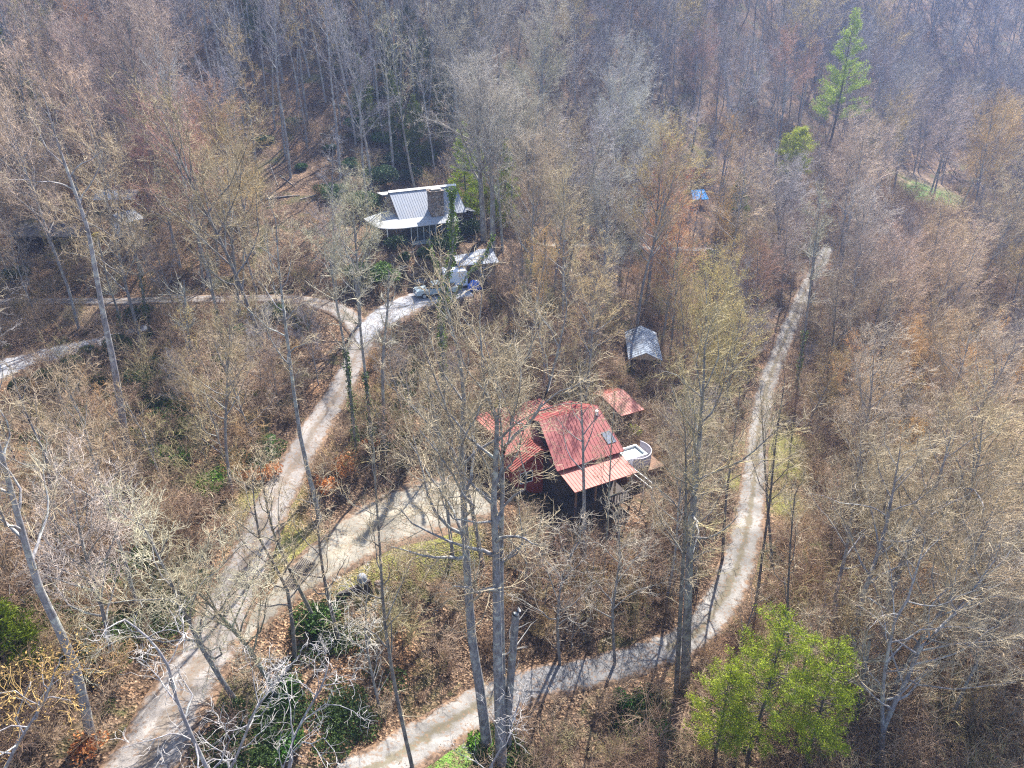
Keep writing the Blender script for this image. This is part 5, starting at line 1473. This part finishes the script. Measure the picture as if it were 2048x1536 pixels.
for lab, px, py, H, R_, sd, c in [
    ('dark green hemlock just left of the thick straight tree by the white roofed house', 935, 440, 14, 3.2, 61, (1.5,1.7,.9,1)),
    ('dark green hemlock right of the thick straight tree, behind the stone shed', 1010, 455, 13, 2.8, 62, (1.6,1.8,.8,1)),
    ('hemlock partly hidden at the back right corner of the white roofed house', 960, 420, 11, 2.6, 63, (1.1,1.2,.8,1)),
    ('small conical hemlock at the left edge of the ivy bank', 40, 1330, 4.5, 2.0, 64, (.7,.8,.4,1)),
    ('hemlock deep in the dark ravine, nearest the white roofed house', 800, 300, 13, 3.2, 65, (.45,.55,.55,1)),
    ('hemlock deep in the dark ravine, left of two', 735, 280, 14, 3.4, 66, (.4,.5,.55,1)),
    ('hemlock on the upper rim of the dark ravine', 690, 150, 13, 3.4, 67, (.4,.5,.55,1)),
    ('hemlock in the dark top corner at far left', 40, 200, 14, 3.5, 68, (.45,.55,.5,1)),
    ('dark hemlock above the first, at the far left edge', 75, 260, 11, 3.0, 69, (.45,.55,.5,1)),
    ('dark evergreen right of the tall light green pine', 1790, 300, 13, 3.6, 70, (.5,.65,.65,1)),
    ('dark evergreen beside the hazy slope clearing, lowest of them', 1740, 320, 10, 3.2, 71, (.5,.65,.65,1)),
    ('dark evergreen behind the golden tree right of the blue cover', 1470, 440, 9, 3.2, 72, (.5,.6,.5,1)),
    ('dark evergreen left of the tan forest path', 1250, 510, 6, 2.8, 73, (.4,.5,.35,1)),
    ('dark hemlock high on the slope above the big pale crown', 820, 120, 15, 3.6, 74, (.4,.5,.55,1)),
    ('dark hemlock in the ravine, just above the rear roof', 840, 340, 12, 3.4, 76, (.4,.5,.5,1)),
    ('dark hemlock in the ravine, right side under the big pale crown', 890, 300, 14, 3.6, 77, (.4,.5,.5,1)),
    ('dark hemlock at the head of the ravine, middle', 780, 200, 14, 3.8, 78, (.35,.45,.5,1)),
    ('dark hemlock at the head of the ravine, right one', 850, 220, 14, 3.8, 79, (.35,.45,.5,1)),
    ('evergreen between grey trees at top left of centre', 520, 90, 13, 3.4, 75, (.5,.6,.5,1))]:
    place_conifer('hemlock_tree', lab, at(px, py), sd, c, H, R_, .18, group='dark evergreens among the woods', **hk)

# leafy evergreen shrubs: rhododendron by the house, clipped bushes on the drive, small bright shrubs
def shrub(name, label, px, py, R_, H, n, col, seed, size=.09, mat='evergreen', group=None, loc=None, flat_=.0, cat='shrub'):
    r = random.Random(seed); g = np.random.default_rng(seed)
    # several overlapping lobes, leaves near the surfaces
    P = []
    lob = [(r.gauss(0, .32)*R_, r.gauss(0, .32)*R_, r.uniform(.35, .62)*H, r.uniform(.5, .8)) for _ in range(7)] if not flat_ else [(0,0,.5*H,1.0)]
    for (cx, cy, cz, s) in lob:
        m = n // len(lob); d = g.normal(0, 1, (m, 3)); d /= np.linalg.norm(d, axis=1)[:, None]
        rr = (g.uniform(.55, 1.0, m) ** .5)[:, None] if not flat_ else g.uniform(.93, 1.02, (m, 1))
        q = d * rr * np.array([R_*s*(.8 if not flat_ else 1), R_*s*(.8 if not flat_ else 1), H*.5*s if not flat_ else H*.5]) + np.array([cx, cy, cz]); q[:,2] = np.maximum(q[:,2], .05)
        P.append(q)
    V, Fq = cards(np.concatenate(P), size, seed, 1, .03, .55)
    o = thing(name, label, cat, loc or at(px, py), 0, group)
    C = Tubes()
    for _ in range(7):
        az = r.uniform(0, 6.28); d = Vector((math.cos(az)*.6, math.sin(az)*.6, 1)); q = wander(r, Vector((0,0,-.2)), d, H*.8, 4, .15); C.add(q, [.035,.03,.022,.015,.008], 4)
    t = link(bpy.data.objects.new('stem', C.data('stem', M['bark_dark']))); t.parent = o
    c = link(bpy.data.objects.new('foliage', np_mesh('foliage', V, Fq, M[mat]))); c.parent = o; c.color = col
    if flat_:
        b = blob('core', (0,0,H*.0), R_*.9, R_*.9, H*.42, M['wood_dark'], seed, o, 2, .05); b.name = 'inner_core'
    return o
DG = (.9, 1, .7, 1); cb_ = 'clipped round bushes along the left side driveway'
for lab, px, py, R_, seed in [('clipped round dark bush, leftmost on the side driveway edge', 48, 790, 1.05, 1), ('largest clipped round bush, second from left on the side driveway', 100, 778, 1.25, 2),
                              ('clipped round bush, third along the side driveway edge', 150, 745, 1.1, 3), ('clipped round bush, fourth along the side driveway edge', 183, 725, 1.1, 4), ('clipped dark bush nearest the far end of the side driveway', 240, 712, 1.4, 5)]:
    shrub('round_bush', lab, px, py, R_, R_*1.7, 5200, DG, 700+seed, .06, group=cb_, flat_=1, cat='bush')
for i, (lab, px, py, R_, H, c) in enumerate([
    ('broad green rhododendron left of the white roofed house', 735, 420, 3.2, 3.0, (1.3,1.5,1.0,1)), ('rhododendron uphill, behind the left gable of the white roofed house', 760, 370, 3.4, 3.4, (1.0,1.2,1.0,1)),
    ('lighter green rhododendron on the leafy slope, furthest left of them', 665, 395, 2.6, 2.2, (1.5,1.7,1.1,1)), ('rhododendron on the leafy slope edge above the house', 700, 340, 2.2, 1.8, (1.4,1.7,1.2,1)),
    ('rounded dark shrub directly left of the stone steps', 790, 500, 1.9, 2.2, (.8,.9,.7,1)), ('small dark round shrub left of the steps, lower down', 812, 522, .85, 1.3, (.7,.9,.7,1)),
    ('dark round shrub just right of the stone steps', 850, 518, 1.1, 1.8, (.7,.9,.7,1)), ('dark shrub under the right end of the screened porch', 880, 495, 1.8, 1.5, (.8,.95,.7,1)),
    ('dark shrub between the porch and the ivy-clad tree', 905, 490, 1.6, 1.7, (.6,.75,.55,1)), ('dark green thicket right of the white roofed house', 940, 470, 2.2, 2.6, (.6,.75,.55,1)),
    ('pale yellow-green bush on the bank left of the stone steps', 770, 560, 2.0, 2.2, (2.6,2.6,1.2,1)), ('dim green bush beneath the bare tree left of the steps', 725, 560, 2.2, 2.2, (1.0,1.1,.7,1)),
    ('sprawling rhododendron along the ravine rim, upper one', 720, 255, 2.8, 2.0, (1.4,1.8,1.5,1)), ('sprawling rhododendron along the ravine rim, lower one', 762, 285, 2.6, 1.8, (1.4,1.8,1.4,1)),
    ('low rhododendron among trunks at upper left of centre', 590, 250, 1.6, 1.3, (1.6,1.9,1.5,1)), ('low rhododendron by a trunk on the leafy slope', 530, 285, 1.4, 1.2, (1.6,1.8,1.5,1)),
    ('low rhododendron left of the lone slope trunk', 600, 340, 1.3, 1.1, (1.3,1.6,1.2,1)), ('evergreen shrub at the foot of the tallest slope trunk', 660, 300, 1.2, 1.0, (1.2,1.5,1.1,1)),
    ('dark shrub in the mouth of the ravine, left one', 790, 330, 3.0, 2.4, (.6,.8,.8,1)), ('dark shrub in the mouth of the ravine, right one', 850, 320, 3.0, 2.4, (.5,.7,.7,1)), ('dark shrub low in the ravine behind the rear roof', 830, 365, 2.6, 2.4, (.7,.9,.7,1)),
    ('dark laurel at the upper far left edge', 60, 300, 3.0, 2.6, (.7,.9,.8,1)), ('pale laurel above the outbuildings at upper left', 250, 60, 2.8, 2.0, (1.2,1.4,1.2,1)),
    ('dark laurel left of the upper road end', 40, 560, 2.6, 2.0, (.8,.9,.6,1)), ('dark shrub hedge above the side driveway end', 270, 640, 2.2, 1.8, (.6,.7,.5,1))]):
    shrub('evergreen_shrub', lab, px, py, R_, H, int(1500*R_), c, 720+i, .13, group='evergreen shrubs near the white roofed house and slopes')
for i, (lab, px, py, R_, H, c) in enumerate([
    ('vivid yellow-green shrub at the centre of the left woods', 345, 930, 1.7, 2.2, (1.8,2.6,.6,1)), ('vivid yellow-green low shrub below and right of its neighbour, left woods', 415, 985, 1.8, 1.7, (2.4,3.0,.6,1)),
    ('light green shrub by the upper road junction', 565, 640, 1.8, 2.4, (1.8,2.0,1.0,1)), ('light green small shrub left of the main road, upper one', 475, 670, 1.2, 1.3, (1.8,2.2,.9,1)),
    ('faint green shrub between slim trees left of the road', 450, 800, 1.6, 1.6, (1.5,1.8,.8,1)), ('bright green sapling tuft beside the road gap', 268, 760, .9, 1.0, (1.8,2.2,1.0,1)),
    ('small upright bright green shrub below the asphalt patch', 1243, 1410, .75, 1.4, (1.2,2.6,.6,1)), ('low bright green shrub below and right of the upright one', 1330, 1460, 1.0, .8, (1.3,2.4,.7,1)),
    ('yellow-green bush right of the lower lane, upper of two', 1630, 1130, 1.6, 2.2, (2.0,2.4,.7,1)), ('yellow-green bush right of the lower lane, lower of two', 1668, 1200, 1.5, 2.0, (2.2,2.6,.7,1)),
    ('green bush on the bank by the near driveway stems', 630, 1255, 1.3, 1.8, (1.2,1.5,.6,1)), ('bright green bush at the foot of the thick trunks', 955, 1500, 1.0, .9, (2.0,2.6,.6,1)),
    ('bright green ivy mound below the road end at bottom', 570, 1500, 1.0, .8, (1.1,1.9,.5,1)), ('dark green mound under the white-barked tree', 560, 1400, 1.4, .9, (1.0,1.4,.5,1)),
    ('olive shrub in the brush behind the red roof', 1200, 610, 1.8, 2.2, (1.6,1.7,.8,1)), ('green tuft by the tan forest path', 1415, 510, .9, 1.2, (1.5,2.0,.7,1)),
    ('olive-green undergrowth bush below the ivy-wrapped trunk of the upper road', 450, 730, 1.5, 1.4, (1.2,1.5,.7,1)), ('green undergrowth bush in the left woods above the yellow-green pair', 320, 850, 1.6, 1.3, (1.2,1.6,.6,1)),
    ('olive bush left of the side driveway, in the lower woods', 150, 830, 1.7, 1.2, (1.1,1.4,.6,1)), ('olive bush beside the main road, under slim trees', 520, 800, 1.4, 1.3, (1.3,1.5,.7,1)),
    ('green bush at the foot of the pale trunks right of the pine', 1690, 1330, 1.2, 1.4, (1.4,1.8,.6,1)), ('moss-green bush on the lower left bank', 280, 1130, 1.4, 1.2, (1.3,1.5,.6,1)),
    ('low green shrub at the left of the main road, middle', 530, 890, .9, .9, (1.6,2.0,.8,1))]):
    shrub('green_shrub', lab, px, py, R_, H, int(1300*R_), c, 760+i, .09, group='fresh green shrubs')
# orange-leaved young beeches by the road
M['beech'] = mat_leaf('russet_leaf', (.30,.11,.04), (.45,.18,.07), (.58,.30,.12), .35)
for i, (lab, px, py, R_, H) in enumerate([('orange-leaved beech sapling just right of the main road bend', 690, 960, 1.5, 3.0), ('orange-leaved beech sapling left of the main road bend', 545, 960, 1.2, 1.6), ('russet-leaved low shrub left of the main road, above the grass', 500, 960, 1.0, 1.2),
                                         ('orange-leaved beech sapling right of the road by the slim tree', 648, 990, 1.2, 2.0), ('russet low shrub in the bottom left corner', 170, 1500, 1.2, .8), ('orange twiggy shrub left of the pale parking yard', 745, 900, 1.0, 1.6),
                                         ('golden-leaved shrub behind the red roof', 1000, 830, 1.2, 2.0), ('golden-leaved shrub right of the garden shed', 1270, 870, 1.0, 1.2), ('golden forsythia-like shrub by the box trailer', 885, 560, 1.0, 2.0)]):
    gold = 'golden' in lab
    shrub('russet_sapling', lab, px, py, R_, H, int(420*R_), (1,1,1,1), 800+i, .10, mat='beech' if not gold else 'gold', group='russet and golden leaved saplings') if not gold else \
    shrub('golden_shrub', lab, px, py, R_, H, int(420*R_), (10,6.5,1.2,1), 800+i, .10, group='russet and golden leaved saplings')

# ivy-clad trees
def ivy_tree(pixs, label, r0, n, col, seed, radi=.3, upto=1.0, name='ivy_clad_tree', **kw):
    base, path = stem_path(pixs[0]); r = random.Random(seed)
    T = Tubes(); T.add(path, [r0 * (1 - .7*i/len(path)) for i in range(len(path))], 8)
    allp = [path[: max(3, int(len(path)*upto))]]
    for px_ in pixs[1:]:
        b2 = [on_y(x, y, base.y) - base for x, y in px_]
        T.add(b2, [r0*.5*(1 - .6*i/len(b2)) for i in range(len(b2))], 6); allp.append(b2)
    P = []
    for pa in allp:
        ln = sum((pa[i+1]-pa[i]).length for i in range(len(pa)-1))
        for _ in range(int(n * ln * (1 if pa is allp[0] else .4))):
            k = r.randint(0, len(pa)-2); p = pa[k].lerp(pa[k+1], r.random()); az = r.uniform(0, 6.28); q = radi * r.uniform(.4, 1.25) * (1 + .5*math.sin(p.z*1.7+seed))
            q *= (.5 if pa is not allp[0] else 1); P.append((p.x + math.cos(az)*q, p.y + math.sin(az)*q, max(.05, p.z + r.gauss(0, .1))))
    V, Fq = cards(P, .085, seed, 1, .04, .7)
    o = thing(name, label, 'tree', base, 0, 'ivy-clad tree trunks')
    t = link(bpy.data.objects.new('trunk', T.data('ivy_trunk', M['bark'], True))); t.parent = o
    c = link(bpy.data.objects.new('ivy', np_mesh('ivy', V, Fq, M['evergreen']))); c.parent = o; c.color = col
    C = Tubes()
    for _ in range(kw.get('nbr', 22)):
        k = r.randint(len(path)//2, len(path)-2); p = path[k]
        q = wander(r, p, perp(r, Vector((0,0,1)), r.uniform(.5, 1.2)), r.uniform(1, kw.get('bl', 3.2)), 5, .16, .08); C.add(q, [.05,.042,.034,.025,.018,.01], 4)
        for _ in range(9):
            kk = r.randint(1, 4); s = wander(r, q[kk], perp(r, (q[kk+1]-q[kk]).normalized(), .8), r.uniform(.4, 1.3), 3, .2, .05); C.add(s, [.016,.014,.011,.007], 3)
    c = link(bpy.data.objects.new('crown', C.data('ivy_crown', M['twig']))); c.parent = o; c.color = (.45,.42,.33,1)
    return o
ivy_tree([[(890,800),(887,720),(882,640),(890,582),(905,495),(905,430),(903,375)], [(885,600),(882,560),(870,525),(857,480)], [(885,620),(905,600),(935,550),(972,510),(987,470)]], 'dead tree wrapped in yellow-green ivy, forking below the white roofed house', 
    .26, 210, (2.3,2.2,.6,1), 901, .34, nbr=6, bl=1.2)
for i, (pp, lab, up, c) in enumerate([
    ([(712,900),(700,780),(690,700),(672,600),(660,520)], 'ivy-wrapped leaning trunk right of the main road, nearest the junction', .6, (1.3,1.4,.7,1)),
    ([(745,905),(735,790),(725,700),(715,600),(705,520)], 'ivy-wrapped trunk second from the main road junction', .5, (1.1,1.2,.7,1)),
    ([(770,900),(765,760),(768,690),(775,620),(778,540)], 'bare-topped trunk with ivy at its foot, facing the paved yard', .35, (.9,1.0,.6,1)),
    ([(445,700),(432,620),(418,540),(410,450)], 'stout ivy-wrapped trunk where the upper road passes, left of centre', .6, (.9,1.1,.5,1)),
    ([(300,670),(288,600),(270,500),(250,420)], 'ivy-wrapped leaning trunk at the far end of the side driveway', .7, (1.4,1.5,.7,1)),
    ([(250,690),(235,620),(215,560),(195,470)], 'thin ivy-wrapped trunk left of the side driveway end', .6, (1.4,1.5,.7,1)),
    ([(390,760),(380,690),(372,630),(368,560)], 'thin ivy-clad trunk in the left woods above the green shrubs', .5, (1.2,1.4,.6,1)),
    ([(1590,790),(1610,660),(1622,560),(1630,480)], 'thin ivy-clad tree right of the far lower lane', .6, (1.8,1.8,.8,1)),
    ([(1700,1480),(1722,1380),(1740,1280)], 'mossy ivy-clad trunk right of the large green pine', .7, (1.3,1.5,.6,1)),
    ([(120,1120),(105,1000),(90,900)], 'dark ivy-clad trunk in the lower left woods', .5, (.9,1.0,.6,1))]):
    ivy_tree([pp], lab, .17, 130, c, 910+i, .24, up)

# logs and deadfall on the open leafy slope
rl = random.Random(31)
for i, (x0, y0, x1, y1, w_) in enumerate([(530,400,600,392,.14),(600,400,660,380,.10),(560,352,590,375,.08),(655,320,720,330,.13),(700,300,760,318,.12),(640,268,690,276,.10),(540,330,556,372,.08),(1590,1430,1680,1360,.0),(1236,1430,1330,1490,.06),(690,345,745,352,.1)]):
    if w_ == 0: continue
    a = at(x0, y0); b_ = at(x1, y1)
    T = Tubes(); m_ = a.lerp(b_, .5); pts_ = []
    for k in range(6):
        q = a.lerp(b_, k/5); pts_.append(Vector((q.x, q.y, hgt(q.x, q.y) + w_*.8)) - m_)
    T.add(pts_, [w_*(1-.1*k) for k in range(6)], 7)
    for _ in range(3):
        k = rl.randint(1, 4); T.add(wander(rl, pts_[k], perp(rl, (pts_[k+1]-pts_[k]).normalized(), .8), 1.2, 3, .2), [.04,.03,.02,.01], 4)
    o = link(bpy.data.objects.new('fallen_log', T.data('log', M['bark'], True))); o.location = m_; o.color = (1.3,1.25,1.2,1)
    tag(o, ['pale fallen log lowest on the open leafy slope', 'fallen log pointing at the white roofed house gable', 'short thin log among leaves on the slope', 'fallen log on the slope below the ravine rim', 'dark-sided log beside the ravine rim shrubs', 'high fallen log between the slope trunks', 'thin fallen log lying downhill beside the slim log', '', 'thin grey fallen stem below the upright green shrub', 'log lying just above the largest rhododendron'][i], 'log', 'fallen logs')

# ---------------------------------------------------------------- haze
hz = MB(); hz.box(-420, -130, -40, 600, 700, 235)
hm = bpy.data.materials.new('haze'); hm.use_nodes = True; nt = hm.node_tree; nt.nodes.clear()
pv = nt.nodes.new('ShaderNodeVolumePrincipled'); mo = nt.nodes.new('ShaderNodeOutputMaterial'); L(nt, pv.outputs[0], mo.inputs['Volume'])
pv.inputs['Color'].default_value = (.42, .57, 1.0, 1); pv.inputs['Density'].default_value = .00035; pv.inputs['Anisotropy'].default_value = .3
ho = hz.build('haze', hm); ho['kind'] = 'stuff'
ho['label'] = 'thin bluish haze lying over the far wooded slopes'; ho['category'] = 'haze'
